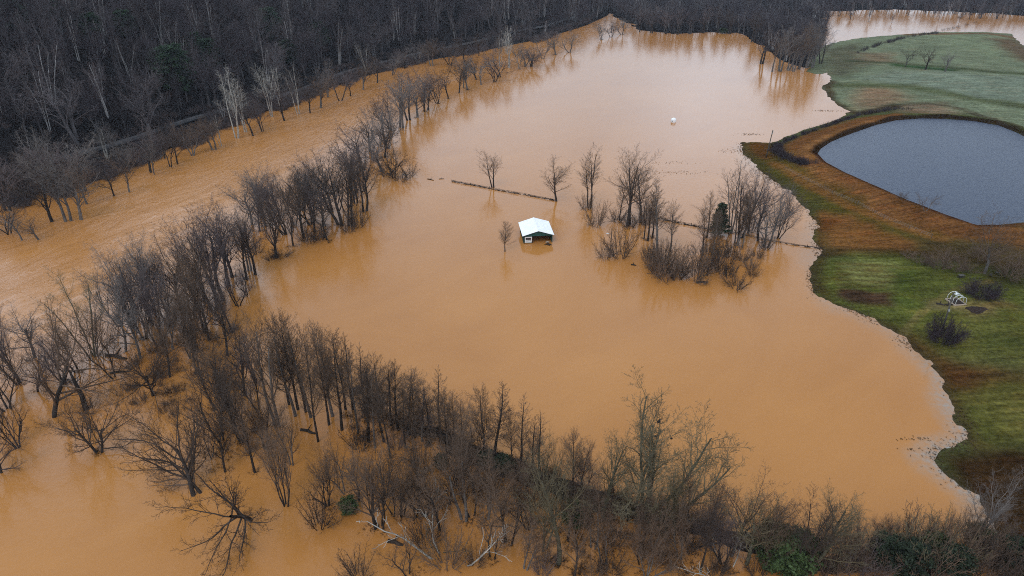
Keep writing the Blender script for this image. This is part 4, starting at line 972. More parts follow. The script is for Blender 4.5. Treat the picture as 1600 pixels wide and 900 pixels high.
RB = np.array([at(x, y)[:2] for x, y in [(330, 470), (300, 520), (380, 560), (420, 650), (350, 760), (240, 640), (160, 540), (240, 480)]])
for _ in range(420):
    x = rs.uniform(RB[:, 0].min(), RB[:, 0].max()); y = rs.uniform(RB[:, 1].min(), RB[:, 1].max())
    if poly_sd(np.array([x]), np.array([y]), RB)[0] > 0 and rs.rand() < .5: dr.append((x, y, -.12, rs.uniform(.2, .7), rs.uniform(.5, 2.2)))
RB2 = np.array([at(x, y)[:2] for x, y in [(330, 480), (230, 510), (180, 560), (210, 640), (300, 690), (380, 720), (450, 700), (440, 620), (400, 560), (390, 500)]])
ud = []
for _ in range(900):
    x = rs.uniform(RB2[:, 0].min(), RB2[:, 0].max()); y = rs.uniform(RB2[:, 1].min(), RB2[:, 1].max())
    if poly_sd(np.array([x]), np.array([y]), RB2)[0] > 0 and vnoise(np.array([x]), np.array([y]), 8, 71)[0] > .4: ud.append((x, y, -.2, rs.uniform(1.0, 3.4), rs.uniform(1.2, 3.2)))
brush_stuff('undergrowth', 'thin brown drowned undergrowth among the flooded riverside trees', 'undergrowth', ud[::3], M['twig_brown'])
brush_stuff('drowned_drift', 'small drift and twigs caught round the drowned trunks', 'drift', dr, M['debris'])
xs_ = np.linspace(0, 1, 900)
for u in xs_:
    px = -40+u*960; py = np.interp(px, [-120, 0, 80, 150, 230, 320, 400, 480, 560, 650, 750, 850, 915], [352, 318, 300, 275, 245, 213, 180, 150, 122, 98, 80, 60, 40])
    edge = 26*(vnoise(np.array([px]), np.array([0.]), 34, 61)[0]-.45) + 10*(vnoise(np.array([px]), np.array([0.]), 9, 62)[0]-.5)
    for _ in range(2):
        q = at(px+rs.uniform(-6, 6), py+rs.uniform(-16, 4)*max(.35, py/300)+max(-12, edge)*max(.35, py/300), 0); pts.append((q.x, q.y, max(ground_z(q.x, q.y), -.2), rs.uniform(1.2, 4.2), rs.uniform(2, 5)))
for i in range(len(ROADLINE)-1):
    a, b = ROADLINE[i], ROADLINE[i+1]
    for k in range(int(np.hypot(*(b-a))/1.1)):
        u = rs.rand(); c = a+(b-a)*u; nn_ = np.array((-(b-a)[1], (b-a)[0]))/np.hypot(*(b-a)); q = c+nn_*rs.choice((-1, 1))*rs.uniform(2.0, 4.5)
        pts.append((q[0], q[1], ground_z(*q)-.1, rs.uniform(1., 3.2), rs.uniform(2, 4)))
brush_stuff('hillside_scrub', 'dark leafless scrub at the foot of the wooded hillside', 'scrub', pts, M['twig_purple'])
# ------------------------------------------------------------------ the shed
def shed():
    he, W, D, rise, ov = 2.45, 8.0, 9.2, 1.25, .42
    a = at(818.3, 380.6); b = at(863.0, 378.6)
    yaw = math.atan2(b.y-a.y, b.x-a.x)
    root = empty('shed', (a.x, a.y, 0), yaw)      # local x along the open front, y away from the viewer, origin at the near front corner
    tag(root, 'open-fronted green shed with a white metal roof standing in the flood', 'shed')
    W = (b-a).length
    def skin(x0, x1, y0, y1, z0, z1): return MB().box(x0, x1, y0, y1, z0, z1)
    mb = skin(0, .12, .12, D-.12, -1.0, he)
    for k in range(24): mb.box(-.03, -.002, .25+k*.37, .31+k*.37, -1, he-.03)
    mb.build('side_wall', M['shed_green'], root)
    mb = skin(W-.12, W, .12, D-.12, -1.0, he)
    for k in range(24): mb.box(W+.002, W+.03, .25+k*.37, .31+k*.37, -1, he-.03)
    mb.build('side_wall', M['shed_green'], root)
    def gable(y0, y1, zb):
        m = MB(); P = [(0, zb), (W, zb), (W, he), (W/2, he+rise), (0, he)]
        m.add([(x, y0, z) for x, z in P]+[(x, y1, z) for x, z in P], [(0, 1, 2, 3, 4), (9, 8, 7, 6, 5)]+[(i, i+5, (i+1) % 5+5, (i+1) % 5) for i in range(5)]); return m
    gable(D-.12, D, -1.0).build('back_wall', M['shed_green'], root)
    g = gable(0, .12, he-.12)
    for k in range(1, 20):
        x = k*W/20; z1 = he+rise*(1-abs(x-W/2)/(W/2))-.03; g.box(x-.03, x+.03, -.03, -.002, he-.1, z1)
    gb = g.build('front_gable', M['shed_trim'], root)
    MB().box(.0, W, -.06, -.032, he-.30, he-.1).build('gable_trim', M['shed_trim'], gb)
    MB().box(1.05, 2.05+.22, .0, .12, -1, he-.122).build('front_panel', M['shed_green'], root)
    # the white gate beside the near corner: frame, slats and a dark panel for the gap's shade
    MB().box(0, .22, -.02, .2, -1, he-.122).build('corner_post', M['shed_green'], root)
    MB().box(W-.2, W+.0, -.02, .18, -1, he-.122).build('corner_post', M['shed_trim'], root)
    MB().box(2.27, 2.42, -.02, .16, -1, he-.122).build('post', M['dark_wood'], root)
    gate = empty('gate', (0, 0, 0)); gate.parent = root
    gt = MB()
    gt.box(.30, 2.25, -.14, -.07, 1.75, 2.02).box(.30, 2.25, -.14, -.07, .92, 1.10).box(.30, 2.25, -.14, -.07, .30, .72)
    gt.box(.30, .52, -.14, -.07, .722, .918).box(2.03, 2.25, -.14, -.07, .722, .918).box(.30, .52, -.14, -.07, 1.102, 1.748).box(2.03, 2.25, -.14, -.07, 1.102, 1.748)
    gt.build('gate_frame', M['white_paint'], gate)
    MB().box(.53, 2.02, -.10, -.075, 1.102, 1.748).build('gate_shade_panel', M['dark_wood'], gate)  # solid dark board, its colour standing for the shade in the opening
    # roof: two ribbed slopes and a ridge cap
    s = rise/(W/2); t = .06
    for sg in (-1, 1):
        m = MB(); x0 = W/2; x1 = W/2+sg*(W/2+ov); z0 = he+rise+.05; z1 = he+rise+.05-s*(W/2+ov)
        q = lambda y0, y1, d0, d1, xa=x0, xb=x1, za=z0, zb=z1: [(xa, y0, za+d0), (xb, y0, zb+d0), (xb, y1, zb+d0), (xa, y1, za+d0), (xa, y0, za+d1), (xb, y0, zb+d1), (xb, y1, zb+d1), (xa, y1, za+d1)]
        fs = [(3, 2, 1, 0), (4, 5, 6, 7), (0, 1, 5, 4), (1, 2, 6, 5), (2, 3, 7, 6), (3, 0, 4, 7)]
        if sg < 0: fs = [f[::-1] for f in fs]
        m.add(q(-ov, D+ov, 0, t), fs)
        for k in range(26): m.add(q(-ov+.1+k*.383, -ov+.14+k*.383, t+.002, t+.03, x0+sg*.16, x1, z0-s*.16, z1), fs)
        m.build('roof_slope', M['roof_white'], root)
    rc = MB(); zr = he+rise+.125
    for sg in (-1, 1):
        fs = [(3, 2, 1, 0), (4, 5, 6, 7), (0, 1, 5, 4), (1, 2, 6, 5), (2, 3, 7, 6), (3, 0, 4, 7)]
        v = [(W/2, -ov-.02, zr), (W/2+sg*.15, -ov-.02, zr-s*.15), (W/2+sg*.15, D+ov+.02, zr-s*.15), (W/2, D+ov+.02, zr)]
        rc.add(v+[(x, y, z+.02) for x, y, z in v], fs)
    rc.build('ridge_cap', M['roof_white'], root)
    # rafters seen from below and back posts
    for k in range(4): MB().box(.12, W-.12, 1.2+k*2.2, 1.3+k*2.2, he-.2, he-.05).build('tie_beam', M['dark_wood'], root)
    # drift in the mouth of the shed
    p = at(855.5, 382.5); rs2 = random.Random(4)
    d = MB()
    for k in range(26):
        x, y = rs2.gauss(0, .55), rs2.gauss(0, .3); a_ = rs2.uniform(0, 3.1); L = rs2.uniform(.2, .5)
        d.tube([(x-L*math.cos(a_), y-L*math.sin(a_), .03+rs2.random()*.1), (x, y, .1+rs2.random()*.25), (x+L*math.cos(a_), y+L*math.sin(a_), .02+rs2.random()*.15)], rs2.uniform(.03, .08), 5)
    o = d.build('drift_pile', M['debris']); o.location = p; tag(o, 'small pile of dark drift floating before the open shed', 'drift pile')
    d = MB().box(-.45, .45, -.3, .3, -.1, .22).box(-.38, .38, -.23, .23, .222, .30); o = d.build('crate', M['tan_board']); o.location = at(855.2, 378.9); o.rotation_euler = (.1, -.12, .5); tag(o, 'small tan box floating in the mouth of the shed', 'box')
shed()

# ------------------------------------------------------------------ white tank out in the flood
def tank():
    p = at(1052, 190.5)
    root = empty('tank', (p.x, p.y, 0), .4); tag(root, 'white rounded tank poking out of the open brown flood water', 'tank')
    m = MB(); N = 20; prof = [(0, 1.75), (.35, 1.74), (.8, 1.62), (1.05, 1.36), (1.12, 1.0), (1.14, .4), (1.12, -.5)]
    rings = []
    for r, z in prof[1:]:
        rings.append(len(m.v)); m.v += [(r*math.cos(2*math.pi*k/N), r*math.sin(2*math.pi*k/N), z) for k in range(N)]
    m.v.append((0, 0, 1.75)); c = len(m.v)-1
    m.f += [(c, rings[0]+k, rings[0]+(k+1) % N) for k in range(N)]
    for a, b in zip(rings, rings[1:]): m.f += [(a+k, b+k, b+(k+1) % N, a+(k+1) % N) for k in range(N)]
    m.build('body', M['tank_white'], root, True)
    MB().tube([(.1, .1, 1.7), (.1, .1, 1.86)], .26, 14).build('lid', M['tank_white'], root)
    MB().tube([(-1.0, -.55, .62), (-1.28, -.7, .62)], .2, 10).build('outlet', M['dark_wood'], root)
tank()

# ------------------------------------------------------------------ poles
def pole(px, by, ty, lean, label, anchor, r=.18):
    p = at(px, by); gz = max(ground_z(p.x, p.y), 0)
    for _ in range(5):
        p = at(px, by, gz); gz = max(ground_z(p.x, p.y), 0)
    h = height_for(p.x, p.y, gz, ty)
    root = empty('utility_pole', (p.x, p.y, gz)); root.rotation_euler = (0, math.radians(lean), 0); tag(root, label, 'utility pole', 'wooden poles')
    MB().tube([(0, 0, -.6), (0, 0, h*.5), (0, 0, h)], [r*1.15, r, r*.8], 10).build('pole', M['grey_wood'], root, True)
    return root, h
r1, h1 = pole(1197, 246, 203, 4, 'bare wooden utility pole on the grassy spit beside the flood', 'pole')
MB().tube([(-.3, 0, h1-.5), (.3, 0, h1-.5)], .04, 6).build('bracket', M['metal_grey'], r1); MB().tube([(.16, 0, h1*.82), (.16, 0, h1*.98)], .07, 8).build('insulator', M['metal_grey'], r1)
r2, h2 = pole(1470, 524, 457, -2, 'wooden pole with a white lamp on top, standing on the lawn', 'pole', .17)
MB().tube([(0, 0, h2-.35), (.35, 0, h2-.15), (.62, 0, h2-.2)], .04, 6).build('lamp_arm', M['metal_grey'], r2)
lamp = MB().tube([(.62, 0, h2-.05), (.62, 0, h2-.2), (.62, 0, h2-.5), (.62, 0, h2-.62)], [.12, .26, .3, .2], 12).build('lamp', M['lamp_glass'], r2, True)
MB().box(-.16, .16, -.3, -.13, h2*.58, h2*.58+.45).build('meter_box', M['metal_grey'], r2)
r3, h3 = pole(953, 402, 354, 0, 'thin dark pole standing in the water beside the flooded island', 'pole', .11)
r3.children[0].data.materials[0] = M['dark_wood']
MB().box(-1.15, -.15, -.05, .05, h3*.76, h3*.76+.08).build('arm', M['metal_grey'], r3); MB().box(-1.45, -.75, -.1, .1, h3*.76+.082, h3*.76+.26).build('lamp', M['white_paint'], r3)

# ------------------------------------------------------------------ drowned fences
def fence(pts, label, step=3.2, top=.55, drift=.3, tall=()):
    P = [at(x, y) for x, y in pts]
    root = empty('fence', P[0]); tag(root, label, 'fence', 'drowned fence lines in the field')
    Q = []
    for a, b in zip(P, P[1:]):
        n = max(1, int((b-a).length/step)); Q += [a+(b-a)*k/n for k in range(n)]
    Q.append(P[-1]); o = P[0]; rf = random.Random(len(pts))
    L = [q-o for q in Q]
    for k, q in enumerate(L):
        h = top+rf.uniform(.05, .35)+(1.0 if k in tall else 0)
        MB().tube([(q.x, q.y, -1), (q.x+rf.uniform(-.06, .06), q.y, h)], .085, 7).build('post', M['dark_wood'], root)
    for z in (top*.55, top): MB().tube([(q.x, q.y, z+rf.uniform(-.06, .06)) for q in L], .05, 5).build('rail', M['dark_wood'], root)
    m = MB()       # drift caught against the fence
    for a, b in zip(L, L[1:]):
        for _ in range(int(12*drift/.3)):
            t = rf.random(); c = a.lerp(b, t); l = rf.uniform(.3, .9); an = math.atan2(b.y-a.y, b.x-a.x)+rf.gauss(0, .35)
            z = abs(rf.gauss(0, top*.45)); off = rf.gauss(0, .16)
            m.tube([(c.x-l*math.cos(an), c.y-l*math.sin(an)+off, z*.5), (c.x, c.y+off, z), (c.x+l*math.cos(an), c.y+l*math.sin(an)+off, z*.6)], rf.uniform(.03, .09), 4)
    m.build('drift', M['debris'], root)['kind'] = 'stuff'
fence([(706, 284), (735, 289), (780, 298), (820, 305), (868, 314)], 'drowned fence choked with drift, running from the riverside row to the rounded two-stemmed tree')
fence([(1020, 340), (1060, 349), (1100, 357), (1140, 363)], 'drowned fence between the two island thickets, passing behind the green cedar', drift=.35, top=.6)
fence([(1140, 363), (1170, 369), (1200, 376), (1240, 383), (1283, 389)], 'thin drowned fence reaching from the island to the grassy bank', drift=.12, top=.4, tall=(9,))
def bank_fence():
    pts = [(1226, 266), (1262, 284), (1300, 304), (1340, 320), (1380, 342), (1420, 358), (1455, 372)]
    P = [];
    for x, y in pts:
        p = at(x, y, 1); p = at(x, y, ground_z(p.x, p.y)); P.append(Vector((p.x, p.y, ground_z(p.x, p.y))))
    root = empty('fence', P[0]); tag(root, 'wire fence on thin posts along the grassy bank below the pond', 'fence')
    for p in P:
        q = p-P[0]; MB().tube([q+Vector((0, 0, -.3)), q+Vector((.03, 0, 1.35))], .07, 6).build('post', M['grey_wood'], root)
    for z in (.5, .85, 1.2): MB().tube([p-P[0]+Vector((0, 0, z)) for p in P], .012, 4).build('wire', M['metal_grey'], root)
bank_fence()

# ------------------------------------------------------------------ hedge lines on the embankment and the upper field
def hedge(pts, z, w, h, label, n, mat, group=None):
    G = gpoly(pts, z); seg = np.hypot(*np.diff(G, axis=0).T); cum = np.concatenate([[0], np.cumsum(seg)])
    ps = [proto('brush', i, 2) for i in range(4)]; Vs, Fs, off = [], [], 0
    for _ in range(n):
        t = rs.uniform(0, cum[-1]); i = min(np.searchsorted(cum, t, 'right')-1, len(seg)-1); f = (t-cum[i])/seg[i]
        c = G[i]+(G[i+1]-G[i])*f + rs.normal(0, w*.3, 2); p = ps[rs.randint(4)]; v, fc = p['cm']; hh = h*rs.uniform(.55, 1.2); s = hh/p['H']; sx = hh*1.3/p['W']; a = rs.uniform(0, 6.28)
        gz = max(ground_z(c[0], c[1]), 0)
        Vs.append(np.stack([c[0]+sx*(v[:, 0]*math.cos(a)-v[:, 1]*math.sin(a)), c[1]+sx*(v[:, 0]*math.sin(a)+v[:, 1]*math.cos(a)), gz+s*v[:, 2]], 1)); Fs.append(fc+off); off += len(v)
    o = link('hedge', np_mesh('hedge', np.concatenate(Vs), np.concatenate(Fs)), mat); tag(o, label, 'hedge', group)
hedge([(1216, 224), (1212, 236), (1226, 248), (1248, 258), (1270, 263)], 1.6, 2.8, 2.0, 'dark bramble hedge curling round the tip of the pond embankment', 150, M['bramble'])
hedge([(1224, 222), (1255, 210), (1290, 198), (1322, 186), (1345, 176), (1400, 169), (1420, 172)], 1.4, 2.0, 1.7, 'dark brush strip between the flood and the pond embankment', 190, M['bramble'])
hedge([(1340, 80), (1356, 75), (1378, 67)], 2.5, 2.5, 2.2, 'short dark hedge on the upper field, nearer the woods', 30, M['bramble'])
hedge([(1384, 67), (1400, 62), (1430, 54), (1466, 49)], 2.0, 2.5, 2.2, 'long dark hedge on the upper field running down to the water', 60, M['bramble'])
for i, (x, y) in enumerate(((1474, 47.5), (1482, 46), (1489, 44.5), (1497, 42.5), (1510, 39.5), (1524, 36.5))):
    r = plant('brush', x, y, y-3.5, 8, 'dark', z=0); r.update(label='drowned hedge bush, %s from the shore, in the line across the far water' % ('first', 'second', 'third', 'fourth', 'fifth', 'last')[i], group='drowned hedge bushes in a line')

# ------------------------------------------------------------------ things on the lawn
def lawn(px, py):
    p = at(px, py, 1)
    for _ in range(5): p = at(px, py, ground_z(p.x, p.y))
    return Vector((p.x, p.y, ground_z(p.x, p.y)))
def hoops():
    p = lawn(1500, 477); root = empty('hoop_frame', p, .12); tag(root, 'small frame of white hoops on a tan timber base on the lawn', 'hoop frame')
    for k in range(4):
        y = k*.95; m = MB(); n = 14
        m.tube([(-1.3, y, 0), (-1.3, y, 1.1)]+[(-1.3*math.cos(math.pi*i/n), y, 1.1+1.05*math.sin(math.pi*i/n)) for i in range(1, n)]+[(1.3, y, 1.1), (1.3, y, 0)], .055, 6).build('hoop', M['pipe_white'], root, True)
    MB().tube([(0, 0, 2.2), (0, 2.85, 2.2)], .04, 6).build('ridge_pipe', M['pipe_white'], root)
    b = MB().box(-1.5, 1.5, -.15, .0, -.2, .25).box(-1.5, 1.5, 3.0, 3.15, -.2, .25).box(-1.5, -1.36, .002, 2.998, -.2, .25).box(1.36, 1.5, .002, 2.998, -.2, .25)
    b.build('base_board', M['tan_board'], root)
    MB().box(-1.35, 1.35, .01, 2.99, -.2, .1).build('bed', M['soil'], root)
hoops()
def heap():
    p = lawn(1527, 484); m = MB(); rs3 = random.Random(8); N, K = 26, 8
    for j in range(K):
        r = 1-j/(K-1)*.98
        for i in range(N):
            a = 2*math.pi*i/N; q = 1+.22*math.sin(3*a+1)+rs3.uniform(-.1, .1)
            m.v.append((2.5*r*q*math.cos(a), 1.5*r*q*math.sin(a), -.1+.75*(1-r**2)+rs3.uniform(-.07, .07)))
    for j in range(K-1): m.f += [(j*N+i, j*N+(i+1) % N, (j+1)*N+(i+1) % N, (j+1)*N+i) for i in range(N)]
    m.f.append(tuple((K-1)*N+i for i in range(N)))
    o = m.build('soil_heap', M['soil'], None, True); o.location = p; tag(o, 'low heap of dark soil beside the hoop frame', 'soil heap')
heap()
def table(px, py, label, w, d, h):
    p = lawn(px, py); root = empty('garden_table', p, .3); tag(root, label, 'table')
    MB().box(-w/2, w/2, -d/2, d/2, h-.07, h).build('table_top', M['grey_wood'], root)
    for sx in (-1, 1):
        for sy in (-1, 1): MB().box(sx*(w/2-.1)-.05, sx*(w/2-.1)+.05, sy*(d/2-.1)-.05, sy*(d/2-.1)+.05, -.1, h-.071).build('leg', M['dark_wood'], root)
    MB().box(-w/2+.16, w/2-.16, -d/2+.06, d/2-.06, h*.35, h*.35+.05).build('shelf', M['dark_wood'], root)
table(1501, 434, 'low dark wooden table on the lawn in front of the scrub', 1.5, .9, .8)
def chair(px, py, rz, label):
    p = lawn(px, py); root = empty('garden_chair', p, rz); tag(root, label, 'chair')
    MB().box(-.3, .3, -.3, .3, .42, .48).build('seat', M['grey_wood'], root)
    for sx in (-1, 1):
        for sy in (-1, 1): MB().box(sx*.25-.04, sx*.25+.04, sy*.25-.04, sy*.25+.04, -.1, .419).build('leg', M['dark_wood'], root)
    m = MB()
    for k in range(4): m.add([(-.3+k*.155, .27, .482), (-.17+k*.155, .27, .482), (-.17+k*.155, .33, .482), (-.3+k*.155, .33, .482), (-.3+k*.155, .42, 1.05), (-.17+k*.155, .42, 1.05), (-.17+k*.155, .48, 1.05), (-.3+k*.155, .48, 1.05)], [(3, 2, 1, 0), (4, 5, 6, 7), (0, 1, 5, 4), (1, 2, 6, 5), (2, 3, 7, 6), (3, 0, 4, 7)])
    m.build('backrest', M['grey_wood'], root)
chair(1547, 432, 2.6, 'grey garden chair under the pale lawn tree, close to its trunk'); chair(1557, 428, -1.9, 'grey garden chair under the pale lawn tree, farther from its trunk')
def log(a, b, r, label, group=None, lift=.05, land=False):
    A = lawn(*a) if land else at(*a); B = lawn(*b) if land else at(*b)
    m = MB(); mid = (A+B)/2; d = B-A; n = Vector((-d.y, d.x, 0))*.06
    m.tube([A-mid, (A*.6+B*.4)-mid+n, (A*.25+B*.75)-mid-n*.4, B-mid], [r, r*.95, r*.8, r*.5], 8)
    m.tube([(A*.6+B*.4)-mid, (A*.5+B*.5)-mid+n*6+Vector((0, 0, r*2.5))], [r*.45, r*.2], 6)
    o = m.build('log', M['debris'], None, True); o.location = mid+Vector((0, 0, lift)); tag(o, label, 'log', group)
log((1463, 475), (1476, 477), .3, 'dark log lying on the lawn beside the lamp pole', land=True); log((1478, 477), (1489, 476), .26, 'short dark log lying by the base of the hoop frame', land=True)
log((668, 280), (678, 282), .22, 'floating dark log just past the end of the first drowned fence'); log((686, 280), (694, 279.5), .16, 'thin floating stick between the log and the drowned fence')
log((1088, 442), (1106, 441), .35, 'dark log half sunk before the right-hand island thicket'.replace('right-hand ', 'farther ')); log((986, 414), (994, 415), .28, 'short dark log floating before the island shrubs')
log((470, 672), (494, 678), .32, 'dark log caught against the double-trunked slender tree'); log((606, 846), (630, 852), .35, 'dark log drifting below the twin-trunked leaning tree'); log((166, 556), (198, 561), .5, 'big dark driftwood log by the mossy-trunked tree')
log((172, 584), (204, 580), .3, 'driftwood log floating on brown water behind the dark wide-limbed tree'); log((1092, 856), (1130, 846), .16, 'long thin branch lying over water before the purple thicket')
def snag():
    p = at(134, 640); root = empty('dead_snag', p); tag(root, 'broken black stump of a dead tree with drift round its base', 'dead tree')
    MB().tube([(0, 0, -.6), (.1, .1, 3), (-.3, .1, 6.5), (-.5, 0, 9.2)], [.5, .42, .3, .08], 9).build('trunk', M['bark_dark'], root, True)
    r = random.Random(3)
    for k in range(9):
        a = r.uniform(0, 6.28); z = r.uniform(2.5, 8); L = r.uniform(.6, 1.8); MB().tube([(-.05*z, 0, z), (-.05*z+L*.6*math.cos(a), L*.6*math.sin(a), z+.3), (-.05*z+L*math.cos(a), L*math.sin(a), z+.9)], [.1, .07, .03], 5).build('branch', M['bark_dark'], root)
    d = proto('brush', 2, 0); o = link('bare_shrub', d['crown'], None); o.material_slots[0].link = 'OBJECT'; o.material_slots[0].material = M['twig_dark']; o.location = p+Vector((1.2, -.4, -.1)); o.scale = (1.1, 1.1, .85)
    tag(o, 'dense dark shrub grown round the broken black stump', 'shrub')
snag()

# ------------------------------------------------------------------ black birds perched in the big tree
def birds():
    o = BIGTREE['o']; me = BIGTREE['d']['crown']; n = len(me.vertices); co = np.empty(n*3, np.float32); me.vertices.foreach_get('co', co); co = co.reshape(-1, 3)
    Mx = np.array(o.matrix_world); W = co@Mx[:3, :3].T+Mx[:3, 3]
    px, py = proj(W[:, 0], W[:, 1], W[:, 2])
    for (x, y, lab) in ((1024, 684, 'lowest'), (1020, 668, 'second lowest'), (1029, 661, 'highest'), (1049, 687, 'outermost')):
        i = int(np.argmin((px-x)**2+(py-y)**2)); c = Vector(W[i])
        root = empty('bird', c, rnd.uniform(0, 6.28)); tag(root, 'black bird perched in the largest spreading tree, %s of the four' % lab, 'bird', 'black birds in the big tree')
        N = 10; m = MB(); prof = [(-.42, .02, .12), (-.3, .07, .16), (-.1, .14, .24), (.08, .15, .32), (.2, .10, .42), (.27, .085, .50), (.34, .06, .52), (.43, .012, .50)]
        for yy, r, zz in prof: m.v += [(r*math.cos(6.2832*k/N), yy, zz+r*math.sin(6.2832*k/N)) for k in range(N)]
        for j in range(len(prof)-1): m.f += [(j*N+k, j*N+(k+1) % N, (j+1)*N+(k+1) % N, (j+1)*N+k) for k in range(N)]
        m.f.append(tuple(range(N))); m.f.append(tuple((len(prof)-1)*N+k for k in range(N))[::-1])
        m.build('body', M['feather'], root, True)
        for sx in (-1, 1):
            MB().add([(sx*.13, .12, .38), (sx*.17, -.1, .28), (sx*.08, -.5, .12), (sx*.15, .1, .2), (sx*.15, .12, .38), (sx*.19, -.1, .28), (sx*.10, -.5, .12), (sx*.17, .1, .2)], [(0, 1, 2, 3), (7, 6, 5, 4), (0, 4, 5, 1), (1, 5, 6, 2), (2, 6, 7, 3), (3, 7, 4, 0)]).build('wing', M['feather'], root)
            MB().tube([(sx*.05, .02, .2), (sx*.05, .03, -.01)], .015, 5).build('leg', M['feather'], root)
birds()

# ------------------------------------------------------------------ dead grass poking through the shallow edge
def tufts():
    E = gpoly([(1164, 224), (1160, 232), (1176, 256), (1205, 282), (1238, 302), (1262, 323), (1274, 348), (1274, 378), (1284, 391), (1276, 402), (1270, 440), (1274, 464), (1342, 490), (1390, 514), (1424, 546), (1452, 570), (1476, 596), (1494, 630), (1502, 660), (1518, 692), (1470, 704), (1462, 716), (1480, 738), (1530, 780), (1552, 806)])
    seg = np.hypot(*np.diff(E, axis=0).T); cum = np.concatenate([[0], np.cumsum(seg)]); V, F = [], []
    def tuft(x, y, z, h):
        for b in range(4):
            a = rs.uniform(0, 6.28); l = rs.uniform(.1, .3); w = rs.uniform(.03, .07); k = len(V)
            c, s = math.cos(a), math.sin(a)
            V.extend([(x-s*w, y+c*w, z-.1), (x+s*w, y-c*w, z-.1), (x+c*l*.5+s*w*.6, y+s*l*.5-c*w*.6, z+h*.6), (x+c*l+.01, y+s*l, z+h*rs.uniform(.7, 1.))]); F.append((k, k+1, k+2, k+3))
    for _ in range(3800):
        t = rs.uniform(0, cum[-1]); i = min(np.searchsorted(cum, t, 'right')-1, len(seg)-1); f = (t-cum[i])/seg[i]; c = E[i]+(E[i+1]-E[i])*f
        d = rs.normal(0, 1.1, 2); x, y = c+d
        if vnoise(np.array([x]), np.array([y]), 5, 51)[0]+rs.normal(0, .12) < .5: continue
        tuft(x, y, max(ground_z(x, y), -.1), rs.uniform(.12, .4))
    for (cx, cy, sx, sy, n) in ((1170, 210, 2.4, .9, 70), (1065, 270, 5, 1.2, 70), (1055, 254, 4, 1, 30), (1150, 236, 3, 2, 90), (1300, 173, 3, 1, 40), (1280, 173, 2, .6, 40), (1438, 686, 2.0, .22, 26), (1450, 702, 2.4, .22, 30), (1462, 713, 1.6, .25, 24)):
        p = at(cx, cy)
        for _ in range(n): tuft(p.x+rs.normal(0, sx), p.y+rs.normal(0, sy), -.05, rs.uniform(.1, .4))
    o = link('dead_grass', np_mesh('dead_grass', np.array(V), np.array(F), False), M['drygrass']); tag(o, 'dead brown grass poking through the shallow edge of the flood', 'grass', kind='stuff')
tufts()

# ------------------------------------------------------------------ labels: each plant says which one it is
FORM = {'upright': ('slender upright', 'bare tree'), 'vase': ('many-stemmed', 'bare tree'), 'dome': ('round-crowned', 'bare tree'), 'sheaf': ('wide-crowned', 'bare tree'), 'spread': ('tall spreading', 'bare tree'), 'open': ('open-crowned', 'bare tree'), 'low': ('low wide', 'bare tree'),
        'brush': ('twiggy', 'bare shrub'), 'thicket': ('dense', 'bare shrub'), 'fallen': ('fallen', 'dead tree'), 'leafy': ('evergreen', 'shrub'), 'cedar': ('green', 'cedar'), 'pine': ('green', 'pine')}
TONE = {'dark': 'dark ', 'brown': 'brown ', 'purple': 'purplish ', 'grey': 'grey ', 'pale': 'pale ', 'olive': 'greenish ', 'ash': 'grey-trunked ', 'white': 'white ', 'green': '', 'needle': 'dark ', 'forest': 'dusky ', 'bramble': 'dark '}
ORD = ['', 'second ', 'third ', 'fourth ', 'fifth ', 'sixth ', 'seventh ', 'eighth ', 'ninth ', 'tenth ', 'eleventh ', 'twelfth ', 'thirteenth ', 'fourteenth ', 'fifteenth ', 'sixteenth ', 'seventeenth ', 'eighteenth ']
ROW = {'river': 'in the riverside row', 'near': 'on the near levee', 'corner': 'in the flooded woods', 'island': 'on the flooded island', 'far': 'on the far riverbank', 'shrub': 'on the near levee',
       'bend': 'at the far corner of the field', 'back': 'at the far edge of the field', 'lawn': 'above the lawn'}
CAT = {'brush': 'shrub', 'thicket': 'shrub', 'leafy': 'shrub'}
keyed = {}
for r in PLANTS:
    o = r['o']; o['category'] = CAT.get(r['kind'], 'tree')
    if r.get('group'): o['group'] = r['group']
    if r.get('label'): o['label'] = r['label']; continue
    f, nn = FORM[r['kind']]
    cand = [(math.hypot(r['x']-a[1], r['y']-a[2]), a) for a in ANCHORS if a[3].get('row') in ((r.get('row'),) if r.get('row') != 'shrub' else ('shrub', 'near', 'corner'))] or [(math.hypot(r['x']-a[1], r['y']-a[2]), a) for a in ANCHORS]
    cand.sort(key=lambda q: q[0]); best = None
    size = ('tall ' if r['h'] > 20 else 'short ' if r['h'] < 9 else '') if r['kind'] in ('vase', 'dome', 'low', 'open') else ''
    for rank, (d, a) in enumerate(cand[:7]):
        dx, dy = r['x']-a[1], r['y']-a[2]
        dirw = ('beyond' if dy > 0 else 'in front of') if abs(dy) > abs(dx) else ('riverward of' if dx < 0 else 'landward of')
        key = (size+TONE[r['pal']]+f, nn, dirw, a[0], r.get('row')); score = len(keyed.get(key, []))+rank*.7
        if best is None or score < best[0]: best = (score, key, d)
    keyed.setdefault(best[1], []).append((best[2], r))
for (f, nn, dirw, an, row), lst in keyed.items():
    lst.sort(key=lambda q: q[0])
    for i, (d, r) in enumerate(lst):
        f2 = f
        pre = 'closest ' if (i == 0 and len(lst) > 1) else (ORD[i]+'closest ' if i else '')
        r['o']['label'] = '%s%s %s %s %s' % (pre, f2, nn, dirw, an)
